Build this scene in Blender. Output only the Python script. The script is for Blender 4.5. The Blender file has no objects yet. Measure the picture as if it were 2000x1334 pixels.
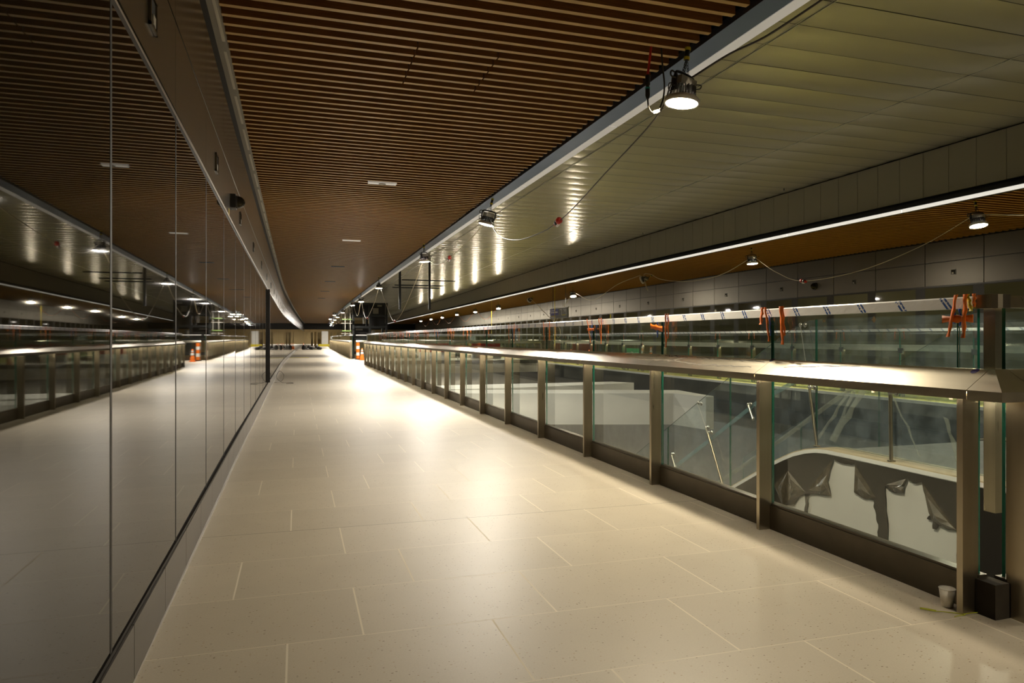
import bpy, math, random
from mathutils import Vector, Matrix
from mathutils.geometry import tessellate_polygon
random.seed(7)
S = bpy.context.scene
COL = S.collection
R = math.radians

# ------------------------------------------------------------------ camera, world, exposure
cam_d = bpy.data.cameras.new('camera')
cam = bpy.data.objects.new('camera', cam_d); COL.objects.link(cam)
cam_d.sensor_width = 36.0; cam_d.lens = 1340 / 2000 * 36; cam_d.shift_y = -7 / 2000
cam_d.clip_start = 0.05; cam_d.clip_end = 600
cam.location = (0, 0, 1.33); cam.rotation_euler = (R(90), 0, R(-17.4))
S.camera = cam
W = bpy.data.worlds.new('world'); S.world = W; W.use_nodes = True
W.node_tree.nodes['Background'].inputs[0].default_value = (0.9, 0.85, 0.7, 1)
W.node_tree.nodes['Background'].inputs[1].default_value = 0.004
S.view_settings.view_transform = 'Standard'; S.view_settings.look = 'None'
S.view_settings.exposure = 1.85; S.view_settings.gamma = 1.0; S.view_settings.use_curve_mapping = False
S.cycles.transparent_max_bounces = 32
S.cycles.max_bounces = 10; S.cycles.diffuse_bounces = 5; S.cycles.glossy_bounces = 5
S.cycles.sample_clamp_indirect = 6.0
S.cycles.caustics_reflective = False; S.cycles.caustics_refractive = False
LAMP = 480.0          # radiance of the hanging work lights
LAMP_COL = (1.0, 0.87, 0.64)

# ------------------------------------------------------------------ materials
def nt(name):
    m = bpy.data.materials.new(name); m.use_nodes = True
    t = m.node_tree; b = t.nodes['Principled BSDF']
    return m, t, b
def lk(t, a, b): t.links.new(a, b)
def mat(name, col, rough=0.5, metal=0.0, spec=0.5, var=0.0, scale=8.0, stretch=(1, 1, 1), bump=0.0, ior=None, rvar=0.0):
    m, t, b = nt(name)
    b.inputs['Base Color'].default_value = (*col, 1); b.inputs['Roughness'].default_value = rough
    b.inputs['Metallic'].default_value = metal; b.inputs['Specular IOR Level'].default_value = spec
    if ior: b.inputs['IOR'].default_value = ior
    if var or bump or rvar:
        tc = t.nodes.new('ShaderNodeTexCoord'); mp = t.nodes.new('ShaderNodeMapping')
        mp.inputs['Scale'].default_value = stretch
        nz = t.nodes.new('ShaderNodeTexNoise'); nz.inputs['Scale'].default_value = scale; nz.inputs['Detail'].default_value = 4
        lk(t, tc.outputs['Object'], mp.inputs['Vector']); lk(t, mp.outputs[0], nz.inputs['Vector'])
        if var:
            r = t.nodes.new('ShaderNodeMapRange'); r.inputs['To Min'].default_value = 1 - var; r.inputs['To Max'].default_value = 1 + var
            r.inputs['From Min'].default_value = 0.3; r.inputs['From Max'].default_value = 0.7
            x = t.nodes.new('ShaderNodeVectorMath'); x.operation = 'SCALE'; x.inputs[0].default_value = col
            lk(t, nz.outputs['Fac'], r.inputs['Value']); lk(t, r.outputs[0], x.inputs['Scale']); lk(t, x.outputs[0], b.inputs['Base Color'])
        if rvar:
            r = t.nodes.new('ShaderNodeMapRange'); r.inputs['To Min'].default_value = max(0.02, rough - rvar); r.inputs['To Max'].default_value = rough + rvar
            lk(t, nz.outputs['Fac'], r.inputs['Value']); lk(t, r.outputs[0], b.inputs['Roughness'])
        if bump:
            bp = t.nodes.new('ShaderNodeBump'); bp.inputs['Strength'].default_value = bump; bp.inputs['Distance'].default_value = 0.01
            lk(t, nz.outputs['Fac'], bp.inputs['Height']); lk(t, bp.outputs[0], b.inputs['Normal'])
    return m
def emit(name, col, s):
    m, t, b = nt(name)
    b.inputs['Base Color'].default_value = (0.9, 0.9, 0.9, 1)
    b.inputs['Emission Color'].default_value = (*col, 1); b.inputs['Emission Strength'].default_value = s
    return m
def glass(name, tint, refl=1.6, haze=0.0, hcol=(0.5, 0.55, 0.5), hscale=3.0):
    m = bpy.data.materials.new(name); m.use_nodes = True; t = m.node_tree
    t.nodes.remove(t.nodes['Principled BSDF']); out = t.nodes['Material Output']
    tr = t.nodes.new('ShaderNodeBsdfTransparent'); tr.inputs[0].default_value = (*tint, 1)
    gl = t.nodes.new('ShaderNodeBsdfGlossy'); gl.inputs['Roughness'].default_value = 0.015; gl.inputs[0].default_value = (0.95, 1, 0.97, 1)
    fr = t.nodes.new('ShaderNodeFresnel'); fr.inputs['IOR'].default_value = 1.5
    ge = t.nodes.new('ShaderNodeNewGeometry')
    a = t.nodes.new('ShaderNodeMath'); a.operation = 'SUBTRACT'; a.inputs[0].default_value = 1; lk(t, ge.outputs['Backfacing'], a.inputs[1])
    b = t.nodes.new('ShaderNodeMath'); b.operation = 'MULTIPLY'; lk(t, fr.outputs[0], b.inputs[0]); lk(t, a.outputs[0], b.inputs[1])
    c = t.nodes.new('ShaderNodeMath'); c.operation = 'MULTIPLY'; c.use_clamp = True; lk(t, b.outputs[0], c.inputs[0]); c.inputs[1].default_value = refl
    base = tr.outputs[0]
    if haze:
        tc = t.nodes.new('ShaderNodeTexCoord'); nz = t.nodes.new('ShaderNodeTexNoise'); nz.inputs['Scale'].default_value = hscale; nz.inputs['Detail'].default_value = 8
        nz.inputs['Roughness'].default_value = 0.7
        lk(t, tc.outputs['Object'], nz.inputs['Vector'])
        mr = t.nodes.new('ShaderNodeMapRange'); mr.inputs['From Min'].default_value = 0.42; mr.inputs['From Max'].default_value = 0.75
        mr.inputs['To Min'].default_value = haze * 0.15; mr.inputs['To Max'].default_value = haze
        lk(t, nz.outputs['Fac'], mr.inputs['Value'])
        df = t.nodes.new('ShaderNodeBsdfDiffuse'); df.inputs[0].default_value = (*hcol, 1)
        mx = t.nodes.new('ShaderNodeMixShader'); lk(t, mr.outputs[0], mx.inputs[0]); lk(t, base, mx.inputs[1]); lk(t, df.outputs[0], mx.inputs[2])
        base = mx.outputs[0]
    mix = t.nodes.new('ShaderNodeMixShader'); lk(t, c.outputs[0], mix.inputs[0]); lk(t, base, mix.inputs[1]); lk(t, gl.outputs[0], mix.inputs[2])
    lk(t, mix.outputs[0], out.inputs[0])
    return m
def film(name, col, alpha, rough=0.35):
    m, t, b = nt(name); b.inputs['Base Color'].default_value = (*col, 1); b.inputs['Roughness'].default_value = rough
    b.inputs['Alpha'].default_value = alpha
    return m

def floor_mat():
    m, t, b = nt('terrazzo_tile')
    N = t.nodes.new
    def M(op, a, c=None, d=None):
        n = N('ShaderNodeMath'); n.operation = op
        for i, v in enumerate((a, c, d)):
            if v is None: continue
            if isinstance(v, (int, float)): n.inputs[i].default_value = v
            else: lk(t, v, n.inputs[i])
        return n.outputs[0]
    tc = N('ShaderNodeTexCoord'); sp = N('ShaderNodeSeparateXYZ'); lk(t, tc.outputs['Object'], sp.inputs[0])
    X, Y = sp.outputs[0], sp.outputs[1]
    yy = M('DIVIDE', M('ADD', M('SUBTRACT', Y, 2.53), M('MULTIPLY', X, 0.018)), 0.607)
    row = M('FLOOR', yy); fy = M('FRACT', yy)
    off = M('MULTIPLY', M('PINGPONG', row, 2.0), 0.325)
    xx = M('DIVIDE', M('SUBTRACT', M('ADD', X, 0.04), off), 0.92)
    colm = M('FLOOR', xx); fx = M('FRACT', xx)
    def edge(fr, size, w):                     # 1 within w of a joint
        d = M('MULTIPLY', M('SUBTRACT', 0.5, M('ABSOLUTE', M('SUBTRACT', fr, 0.5))), size)
        return M('LESS_THAN', d, w)
    jx = edge(fx, 0.92, 0.0042); jy = edge(fy, 0.607, 0.0022)
    dark = M('MULTIPLY', edge(fy, 0.607, 0.006), M('LESS_THAN', M('ABSOLUTE', M('SUBTRACT', M('MODULO', M('ADD', yy, 804.0), 8.0), 0.0)), 0.5))
    j = M('MAXIMUM', jx, jy)
    wn = N('ShaderNodeTexWhiteNoise'); cb = N('ShaderNodeCombineXYZ'); lk(t, row, cb.inputs[0]); lk(t, colm, cb.inputs[1]); lk(t, cb.outputs[0], wn.inputs['Vector'])
    n1 = N('ShaderNodeTexNoise'); n1.inputs['Scale'].default_value = 3.0; n1.inputs['Detail'].default_value = 8; lk(t, tc.outputs['Object'], n1.inputs['Vector'])
    n2 = N('ShaderNodeTexNoise'); n2.inputs['Scale'].default_value = 120.0; n2.inputs['Detail'].default_value = 3; lk(t, tc.outputs['Object'], n2.inputs['Vector'])
    v = N('ShaderNodeTexVoronoi'); v.inputs['Scale'].default_value = 85.0; vm = N('ShaderNodeMapping'); vm.inputs['Scale'].default_value = (0.75, 1.25, 1); lk(t, tc.outputs['Object'], vm.inputs[0]); lk(t, vm.outputs[0], v.inputs['Vector'])
    vs = N('ShaderNodeSeparateXYZ'); lk(t, v.outputs['Color'], vs.inputs[0])
    speck = M('MULTIPLY', M('LESS_THAN', v.outputs['Distance'], M('MULTIPLY', vs.outputs[1], 0.35)), M('LESS_THAN', vs.outputs[0], 0.24))
    br = M('ADD', M('ADD', 0.80, M('MULTIPLY', wn.outputs['Value'], 0.08)), M('ADD', M('MULTIPLY', n1.outputs['Fac'], 0.16), M('MULTIPLY', n2.outputs['Fac'], 0.22)))
    sc = N('ShaderNodeVectorMath'); sc.operation = 'SCALE'; sc.inputs[0].default_value = (0.515, 0.46, 0.365); lk(t, br, sc.inputs['Scale'])
    def mixc(f, a, c):
        n = N('ShaderNodeMix'); n.data_type = 'RGBA'; lk(t, f, n.inputs[0])
        if isinstance(a, tuple): n.inputs[6].default_value = a
        else: lk(t, a, n.inputs[6])
        if isinstance(c, tuple): n.inputs[7].default_value = c
        else: lk(t, c, n.inputs[7])
        return n.outputs[2]
    sk = mixc(vs.outputs[2], (0.20, 0.15, 0.09, 1), (0.40, 0.29, 0.16, 1))
    c = mixc(speck, sc.outputs[0], sk)
    c = mixc(j, c, (0.74, 0.67, 0.54, 1))
    c = mixc(dark, c, (0.10, 0.085, 0.06, 1))
    lk(t, c, b.inputs['Base Color'])
    rr = M('ADD', 0.34, M('ADD', M('MULTIPLY', n2.outputs['Fac'], 0.14), M('MULTIPLY', j, 0.25)))
    lk(t, rr, b.inputs['Roughness']); b.inputs['Specular IOR Level'].default_value = 0.5
    bp = N('ShaderNodeBump'); bp.inputs['Strength'].default_value = 0.06; bp.inputs['Distance'].default_value = 0.004
    n3 = N('ShaderNodeTexNoise'); n3.inputs['Scale'].default_value = 260.0; lk(t, tc.outputs['Object'], n3.inputs['Vector'])
    lk(t, n3.outputs['Fac'], bp.inputs['Height']); lk(t, bp.outputs[0], b.inputs['Normal'])
    return m

def wrap_mat():
    m = mat('white_film_wrap', (0.80, 0.80, 0.80), 0.22, 0.0, 0.6, bump=0.25, scale=18); t = m.node_tree; b = t.nodes['Principled BSDF']
    N = t.nodes.new
    def M(op, a, c=None):
        n = N('ShaderNodeMath'); n.operation = op
        for i, v in enumerate((a, c)):
            if v is None: continue
            if isinstance(v, (int, float)): n.inputs[i].default_value = v
            else: lk(t, v, n.inputs[i])
        return n.outputs[0]
    tc = N('ShaderNodeTexCoord'); sp = N('ShaderNodeSeparateXYZ'); lk(t, tc.outputs['Object'], sp.inputs[0])
    f = M('FRACT', M('DIVIDE', M('ADD', M('ADD', sp.outputs[1], M('MULTIPLY', sp.outputs[2], -1.1)), 40.1), 0.275))
    band = M('MAXIMUM', M('LESS_THAN', M('ABSOLUTE', M('SUBTRACT', f, 0.40)), 0.026), M('LESS_THAN', M('ABSOLUTE', M('SUBTRACT', f, 0.49)), 0.026))
    nz = N('ShaderNodeTexNoise'); nz.inputs['Scale'].default_value = 90; lk(t, tc.outputs['Object'], nz.inputs['Vector'])
    band = M('MULTIPLY', M('MULTIPLY', band, M('GREATER_THAN', nz.outputs['Fac'], 0.42)), M('LESS_THAN', sp.outputs[2], 1.5335))
    mx = N('ShaderNodeMix'); mx.data_type = 'RGBA'; lk(t, band, mx.inputs[0]); mx.inputs[6].default_value = (0.8, 0.8, 0.8, 1); mx.inputs[7].default_value = (0.03, 0.09, 0.30, 1)
    lk(t, mx.outputs[2], b.inputs['Base Color'])
    return m
MT = dict(
    floor=floor_mat(),
    slat_side=mat('dark_slat_side', (0.215, 0.086, 0.017), 0.5, var=0.25, scale=9, stretch=(0.6, 14, 14)),  # slat sides coloured a darker, redder brown than the undersides
    slat_side_far=mat('amber_slat_side', (0.26, 0.11, 0.018), 0.5, var=0.25, scale=9, stretch=(0.6, 14, 14)),
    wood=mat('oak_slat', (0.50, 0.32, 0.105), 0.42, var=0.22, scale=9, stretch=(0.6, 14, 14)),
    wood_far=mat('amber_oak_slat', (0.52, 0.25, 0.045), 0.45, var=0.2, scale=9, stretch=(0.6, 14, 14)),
    black=mat('black_backing', (0.006, 0.005, 0.004), 0.8),
    blackm=mat('black_metal', (0.012, 0.011, 0.010), 0.4),
    strip=mat('blue_grey_metal', (0.29, 0.36, 0.50), 0.34, 1.0, var=0.05, scale=2),
    diffuser=emit('white_diffuser', (1.0, 0.95, 0.86), 0.05),
    diffuser_lit=emit('lit_white_diffuser', (1.0, 0.95, 0.84), 0.20),
    panel=mat('champagne_metal', (0.55, 0.505, 0.375), 0.23, 0.36, var=0.05, scale=1.2, stretch=(0.3, 1.5, 1)),
    fascia=mat('champagne_fascia', (0.36, 0.33, 0.235), 0.5, 0.2),
    bronze=mat('bronze_panel', (0.075, 0.060, 0.036), 0.22, 0.35, var=0.06, scale=1.5),
    greige=mat('greige_panel', (0.090, 0.077, 0.062), 0.36, 0.3, var=0.06, scale=1.5),
    tinted=mat('dark_tinted_glass', (0.012, 0.010, 0.006), 0.02, 0.0, 0.5, ior=1.35),
    olive=mat('olive_tinted_glass', (0.085, 0.082, 0.055), 0.03, 0.0, 0.5, ior=1.5),
    mull=mat('dark_mullion', (0.012, 0.010, 0.008), 0.5, 0.0, 0.3),
    alum=mat('bright_trim', (0.62, 0.6, 0.55), 0.3, 1.0),
    base=mat('bronze_base', (0.12, 0.105, 0.085), 0.3, 0.75, var=0.06, scale=3),
    kick=mat('dark_bronze_kick', (0.085, 0.070, 0.050), 0.36, 0.6, var=0.12, scale=6),
    kickd=mat('dusty_bronze', (0.035, 0.028, 0.02), 0.7, 0.0, 0.2, var=0.2, scale=12),
    steel=mat('brushed_stainless', (0.45, 0.395, 0.30), 0.30, 1.0, var=0.05, scale=4, stretch=(6, 6, 0.3), rvar=0.08),
    cap=mat('satin_stainless', (0.66, 0.605, 0.50), 0.30, 1.0, var=0.06, scale=3, stretch=(5, 0.4, 5), rvar=0.05),
    scuff=mat('grey_scuff', (0.13, 0.11, 0.085), 0.6),
    ink=mat('violet_ink', (0.05, 0.035, 0.22), 0.5),
    glass=glass('clear_glass', (0.955, 0.988, 0.972), 1.5, 0.018, (0.5, 0.55, 0.5), 3.0),
    gedge=mat('green_glass_edge', (0.012, 0.13, 0.085), 0.12, 0.0, 0.6),
    dusty=glass('dusty_glass', (0.945, 0.975, 0.97), 1.3, 0.17, (0.40, 0.47, 0.53), 3.5),
    wrap=wrap_mat(),
    orange=mat('orange_strap', (0.82, 0.175, 0.010), 0.5, var=0.15, scale=14),
    bluetape=mat('blue_tape', (0.03, 0.12, 0.62), 0.5),
    yellow=mat('yellow_cord', (0.62, 0.50, 0.03), 0.6),
    green=mat('lime_string', (0.38, 0.40, 0.02), 0.7),
    red=mat('red_plastic', (0.55, 0.025, 0.015), 0.4),
    white=mat('white_plastic', (0.80, 0.79, 0.76), 0.45),
    paper=mat('paper_cup', (0.78, 0.74, 0.66), 0.6),
    stone=mat('beige_stone', (0.55, 0.46, 0.30), 0.55, var=0.12, scale=9),
    plaster=mat('white_panel', (0.60, 0.585, 0.54), 0.55, var=0.04, scale=2),
    poly=mat('black_poly_film', (0.020, 0.0175, 0.0135), 0.38, 0.0, 0.5, bump=0.25, scale=5),
    flap=mat('crumpled_film', (0.075, 0.062, 0.043), 0.22, 0.0, 0.8, var=0.4, scale=12, bump=0.9),
    seam=film('teal_glass_seam', (0.25, 0.42, 0.44), 0.40, 0.2),
    sheet=film('clear_sheeting', (0.6, 0.58, 0.48), 0.30),
    conc=mat('grey_concrete', (0.30, 0.295, 0.28), 0.7, var=0.1, scale=2),
    pale=mat('pale_floor', (0.55, 0.54, 0.49), 0.4, var=0.08, scale=1.0),
    darkg=mat('dark_grey_metal', (0.030, 0.032, 0.032), 0.45, 0.4),
    heat=mat('black_heatsink', (0.045, 0.043, 0.040), 0.45, 0.3),
    driver=mat('grey_driver_box', (0.30, 0.28, 0.24), 0.45, 0.2),
    rim=mat('pale_rim', (0.60, 0.57, 0.50), 0.4),
    lens=emit('work_light_lens', (1.0, 0.93, 0.82), LAMP),
    lens_dim=emit('work_light_lens_dim', LAMP_COL, LAMP * 0.52),
    lens_far=emit('work_light_lens_far', LAMP_COL, LAMP * 0.55),
    off=mat('clear_off_lens', (0.55, 0.55, 0.5), 0.2),
    cord=mat('dark_cord', (0.05, 0.042, 0.03), 0.4),
    cordw=mat('tan_cord', (0.50, 0.42, 0.27), 0.5),
    ply=mat('plywood', (0.62, 0.47, 0.22), 0.6, var=0.15, scale=3, stretch=(6, 6, 0.5)),
    teal=mat('teal_ring', (0.02, 0.30, 0.28), 0.5),
    tgreen=mat('green_sign', (0.02, 0.30, 0.10), 0.5),
    signblue=mat('sign_blue', (0.10, 0.10, 0.34), 0.5),
    signgrey=mat('sign_grey', (0.20, 0.20, 0.18), 0.5),
    yfloor=mat('yellow_floor', (0.60, 0.56, 0.16), 0.45, var=0.08, scale=1.0),  # floor across the void, yellow over its whole surface
    led=emit('rail_led', (1.0, 0.88, 0.66), 34.0),
    led_far=emit('far_rail_led', (1.0, 0.9, 0.6), 28.0),
    tactile=mat('yellow_tactile', (0.45, 0.40, 0.03), 0.7),
    plank=mat('green_plank', (0.10, 0.16, 0.035), 0.6),
)
for _k in ('tinted',):
    MT[_k].node_tree.nodes['Principled BSDF'].inputs['Specular Tint'].default_value = (1.0, 0.86, 0.58, 1)
# ------------------------------------------------------------------ mesh helpers
class MB:
    def __init__(s): s.v, s.f, s.sm, s.mi = [], [], [], []
    def add(s, vs, fs, smooth=False, mi=0):
        n = len(s.v); s.v += [tuple(v) for v in vs]
        for f in fs:
            s.f.append(tuple(i + n for i in f)); s.sm.append(smooth); s.mi.append(mi)
        return s
    def box(s, x0, x1, y0, y1, z0, z1, mi=0):
        vs = [(x0, y0, z0), (x1, y0, z0), (x1, y1, z0), (x0, y1, z0), (x0, y0, z1), (x1, y0, z1), (x1, y1, z1), (x0, y1, z1)]
        return s.add(vs, [(0, 3, 2, 1), (4, 5, 6, 7), (0, 1, 5, 4), (1, 2, 6, 5), (2, 3, 7, 6), (3, 0, 4, 7)], mi=mi)
    def hexa(s, vs, mi=0):
        return s.add(vs, [(0, 3, 2, 1), (4, 5, 6, 7), (0, 1, 5, 4), (1, 2, 6, 5), (2, 3, 7, 6), (3, 0, 4, 7)], mi=mi)
    def tube(s, pts, r, n=8, cap=True, closed=False):
        pts = [Vector(p) for p in pts]; k = len(pts); rings = []
        up = Vector((0, 0, 1)); prev = None
        for i, p in enumerate(pts):
            if closed: d = pts[(i + 1) % k] - pts[i - 1]
            else: d = pts[min(i + 1, k - 1)] - pts[max(i - 1, 0)]
            d.normalize()
            if prev is None:
                a = d.cross(up)
                if a.length < 1e-3: a = d.cross(Vector((1, 0, 0)))
            else: a = prev - d * prev.dot(d)
            if a.length < 1e-6: a = d.orthogonal()
            a.normalize(); b = d.cross(a); prev = a
            rr = r[i] if isinstance(r, (list, tuple)) else r
            rings.append([p + a * (rr * math.cos(2 * math.pi * j / n)) + b * (rr * math.sin(2 * math.pi * j / n)) for j in range(n)])
        vs = [q for rg in rings for q in rg]; fs = []
        for i in range(k if closed else k - 1):
            i2 = (i + 1) % k
            for j in range(n): fs.append((i * n + j, i * n + (j + 1) % n, i2 * n + (j + 1) % n, i2 * n + j))
        s.add(vs, fs, True)
        if cap and not closed:
            s.add(rings[0], [tuple(range(n - 1, -1, -1))]); s.add(rings[-1], [tuple(range(n))])
        return s
    def lathe(s, prof, n=24, c=(0, 0, 0), smooth=True, caps=True, M=None):
        vs = []; fs = []
        for r, z in prof:
            for j in range(n):
                a = 2 * math.pi * j / n; vs.append(Vector((r * math.cos(a), r * math.sin(a), z)))
        if M is not None: vs = [M @ v for v in vs]
        vs = [v + Vector(c) for v in vs]
        for i in range(len(prof) - 1):
            for j in range(n): fs.append((i * n + j, i * n + (j + 1) % n, (i + 1) * n + (j + 1) % n, (i + 1) * n + j))
        s.add(vs, fs, smooth)
        if caps:
            s.add(vs[:n], [tuple(range(n - 1, -1, -1))]); s.add(vs[-n:], [tuple(range(n))])
        return s
    def strip(s, prof, stations, closed=True, smooth=False, mi=0, caps=True):
        """prof: list of (a,z); stations: list of functions/points (a,z)->xyz"""
        n = len(prof); vs = []; fs = []
        for st in stations: vs += [st(a, z) for a, z in prof]
        m = n if closed else n - 1
        for i in range(len(stations) - 1):
            for j in range(m): fs.append((i * n + j, i * n + (j + 1) % n, (i + 1) * n + (j + 1) % n, (i + 1) * n + j))
        s.add(vs, fs, smooth, mi)
        if caps and closed:
            k = len(stations) - 1
            s.add(vs[:n], [tuple(range(n - 1, -1, -1))], mi=mi); s.add(vs[k * n:], [tuple(range(n))], mi=mi)
        return s
    def poly(s, outer, holes=(), th=0.0, fn=None):
        loops = [[Vector((a, b, 0)) for a, b in outer]] + [[Vector((a, b, 0)) for a, b in h] for h in holes]
        tris = tessellate_polygon(loops); flat = [v for l in loops for v in l]
        s.add([fn(v.x, v.y, 0) for v in flat], [tuple(t) for t in tris])
        if th:
            s.add([fn(v.x, v.y, th) for v in flat], [tuple(reversed(t)) for t in tris])
            n0 = 0
            for l in loops:
                k = len(l)
                vs = [fn(v.x, v.y, 0) for v in l] + [fn(v.x, v.y, th) for v in l]
                s.add(vs, [(i, (i + 1) % k, k + (i + 1) % k, k + i) for i in range(k)])
        return s
def fix_normals(me):
    import bmesh
    bm = bmesh.new(); bm.from_mesh(me); bmesh.ops.recalc_face_normals(bm, faces=bm.faces); bm.to_mesh(me); bm.free()
def build(name, mb, mats, parent=None, loc=None, kind=None, recalc=True):
    off = Vector(loc) if loc is not None else Vector((0, 0, 0))
    me = bpy.data.meshes.new(name)
    me.from_pydata([Vector(v) - off for v in mb.v], [], mb.f)
    mats = mats if isinstance(mats, (list, tuple)) else [mats]
    for m in mats: me.materials.append(MT[m] if isinstance(m, str) else m)
    me.polygons.foreach_set('use_smooth', mb.sm); me.polygons.foreach_set('material_index', mb.mi)
    if recalc: fix_normals(me)
    me.update()
    o = bpy.data.objects.new(name, me); COL.objects.link(o)
    if parent is not None: o.parent = parent
    else: o.location = off
    if kind: o['kind'] = kind
    return o
def tag(o, label, cat, group=None, kind=None):
    o['label'] = label; o['category'] = cat
    if group: o['group'] = group
    if kind: o['kind'] = kind
    return o
def thing(name, label, cat, loc=(0, 0, 0), group=None):
    o = bpy.data.objects.new(name, None); COL.objects.link(o); o.location = loc; o.empty_display_size = 0.1
    return tag(o, label, cat, group)
def struct(name, mb, mats, parent=None): return build(name, mb, mats, parent, kind=None if parent else 'structure')
def dup(root, loc, rot, label, group=None):
    r = root.copy(); COL.objects.link(r); r.location = loc; r.rotation_euler = rot; r['label'] = label
    if group: r['group'] = group
    for ch in list(root.children):
        c = ch.copy(); COL.objects.link(c); c.parent = r
        for g in list(ch.children):
            d = g.copy(); COL.objects.link(d); d.parent = c
    return r
def curve(pts, n=10):
    P = [Vector(p) for p in pts]; P = [P[0] * 2 - P[1]] + P + [P[-1] * 2 - P[-2]]; out = []
    for i in range(1, len(P) - 2):
        for k in range(n):
            t = k / n; a, b, c, d = P[i - 1], P[i], P[i + 1], P[i + 2]
            out.append(0.5 * ((2 * b) + (c - a) * t + (2 * a - 5 * b + 4 * c - d) * t * t + (3 * b - a - 3 * c + d) * t ** 3))
    out.append(P[-2]); return out
ORD = ['nearest', 'second nearest', 'third nearest', 'fourth nearest', 'fifth nearest', 'sixth nearest', 'seventh nearest', 'eighth nearest', 'ninth nearest', 'tenth nearest', 'eleventh nearest', 'twelfth nearest', 'thirteenth nearest', 'fourteenth nearest', 'fifteenth nearest', 'sixteenth nearest', 'seventeenth nearest', 'eighteenth nearest', 'nineteenth nearest', 'twentieth nearest']

# ------------------------------------------------------------------ plan curves (the building bends slowly to the right)
def interp(tab):
    def f(y):
        if y <= tab[0][0]: return tab[0][1]
        for (a, b), (c, d) in zip(tab, tab[1:]):
            if y <= c: return b + (d - b) * (y - a) / (c - a)
        return tab[-1][1]
    return f
CN = interp([(14, 0), (20, 0.03), (33, 0.10), (45, 0.18), (60, 0.34), (70, 0.52), (80, 0.70), (95, 1.0), (113, 1.45), (135, 2.1), (160, 2.9)])
WX = interp([(-8, -0.61), (3, -0.61), (8, -0.65), (18, -0.68), (30, -0.69), (38, -0.66), (45, -0.57), (52, -0.46), (60, -0.33), (68, -0.17), (76, 0.0), (84, 0.17), (98, 0.48), (113, 0.84), (135, 1.45), (160, 2.25)])
CF = interp([(16, 0), (24, 0.10), (32, 0.30), (42, 0.68), (54, 1.15), (70, 1.7), (85, 2.3), (113, 3.4), (135, 4.3), (160, 5.4)])
Y0, Y1 = -7.0, 160.0
YS = [-7, 0, 5, 10, 14, 17, 20, 24, 28, 32, 36, 40, 45, 50, 55, 60, 65, 70, 75, 80, 85, 90, 95, 100, 106, 113, 120, 127, 135, 143, 152, 160]
def sweep(mb, prof, xf, ys=None, closed=True, mi=0, smooth=False):
    return mb.strip(prof, [(lambda a, z, y=y: (a + xf(y), y, z)) for y in (ys or YS)], closed, smooth, mi)
def rect(x0, x1, z0, z1): return [(x0, z0), (x1, z0), (x1, z1), (x0, z1)]
zero = lambda y: 0.0
FX = 3.14          # edge of the walkway floor

# ------------------------------------------------------------------ floors
m = MB()
for ya, yb in zip(YS, YS[1:]):
    m.hexa([(WX(ya) - .3, ya, -.5), (FX + CN(ya), ya, -.5), (FX + CN(yb), yb, -.5), (WX(yb) - .3, yb, -.5),
            (WX(ya) - .3, ya, 0), (FX + CN(ya), ya, 0), (FX + CN(yb), yb, 0), (WX(yb) - .3, yb, 0)])
struct('floor', m, 'floor', None)
m = MB(); sweep(m, rect(12.58, 17.3, -.5, 0), CF); struct('floor', m, 'yfloor')
m = MB(); sweep(m, rect(12.53, 12.58, -.06, .004), CF); struct('trim_11', m, 'white')
m = MB(); m.box(FX, 12.58, -7, 2.40, -.5, 0); struct('floor', m, 'floor')                      # head of the stair
m = MB(); m.hexa([(3.25, 35.0, -.5), (12.9, 35.0, -.5), (13.3, 44.7, -.5), (3.32, 44.7, -.5), (3.25, 35.0, 0), (12.9, 35.0, 0), (13.3, 44.7, 0), (3.32, 44.7, 0)])
struct('floor', m, 'floor')                                                                      # link bridge
m = MB(); m.box(-3, 20, -7, 160, -5.2, -5.0); struct('floor', m, 'conc')                      # lower concourse
m = MB(); sweep(m, rect(12.54, 12.575, -1.0, -0.06), CF); struct('trim_1', m, 'darkg')
m = MB(); sweep(m, rect(FX + .02, FX + .05, -1.0, -0.02), CN); struct('trim_2', m, 'darkg')
m = MB(); sweep(m, rect(13.6, 13.7, -5.0, -0.5), CF); struct('wall_right', m, 'conc')
m = MB(); sweep(m, rect(1.9, 2.0, -5.0, -0.5), CN); struct('wall_left', m, 'conc')

# ------------------------------------------------------------------ wooden slat ceilings
def slats(x0f, x1f, y_first, gaps, mname, name, side):
    m = MB(); y = y_first
    while y < Y1 - .2:
        xa, xb = x0f(y), x1f(y); cuts = [xa, xb]
        for ga, gb, gx in gaps:
            if ga < y < gb: cuts = [xa] + [c for g in gx for c in (g - .007, g + .007)] + [xb]
        for a, b in zip(cuts[::2], cuts[1::2]):
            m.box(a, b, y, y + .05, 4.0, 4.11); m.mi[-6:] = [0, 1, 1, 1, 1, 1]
        y += 0.178
    o = struct(name, m, [mname, side]); return o
hatch = [(6.25, 7.3, (1.06, 1.83)), (16.4, 17.4, (1.06, 1.83)), (23.6, 24.6, (1.06, 1.83)), (30.8, 31.8, (1.06, 1.83))]
ceil = slats(lambda y: WX(y) + .04, lambda y: 3.47 + CN(y) - .02 * random.random(), 5.92 - .178 * 72, hatch, 'wood', 'ceiling', 'slat_side')
m = MB(); sweep(m, rect(-.85, 3.9, 4.13, 4.16), CN); struct('ceiling_backing', m, 'black', ceil)
ceil2 = slats(lambda y: 12.40 + CF(y), lambda y: 16.86 + CF(y), 5.97 - .178 * 72, [], 'wood_far', 'ceiling', 'slat_side_far')
m = MB(); sweep(m, rect(12.4, 17.3, 4.13, 4.16), CF); struct('ceiling_backing', m, 'black', ceil2)

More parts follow.
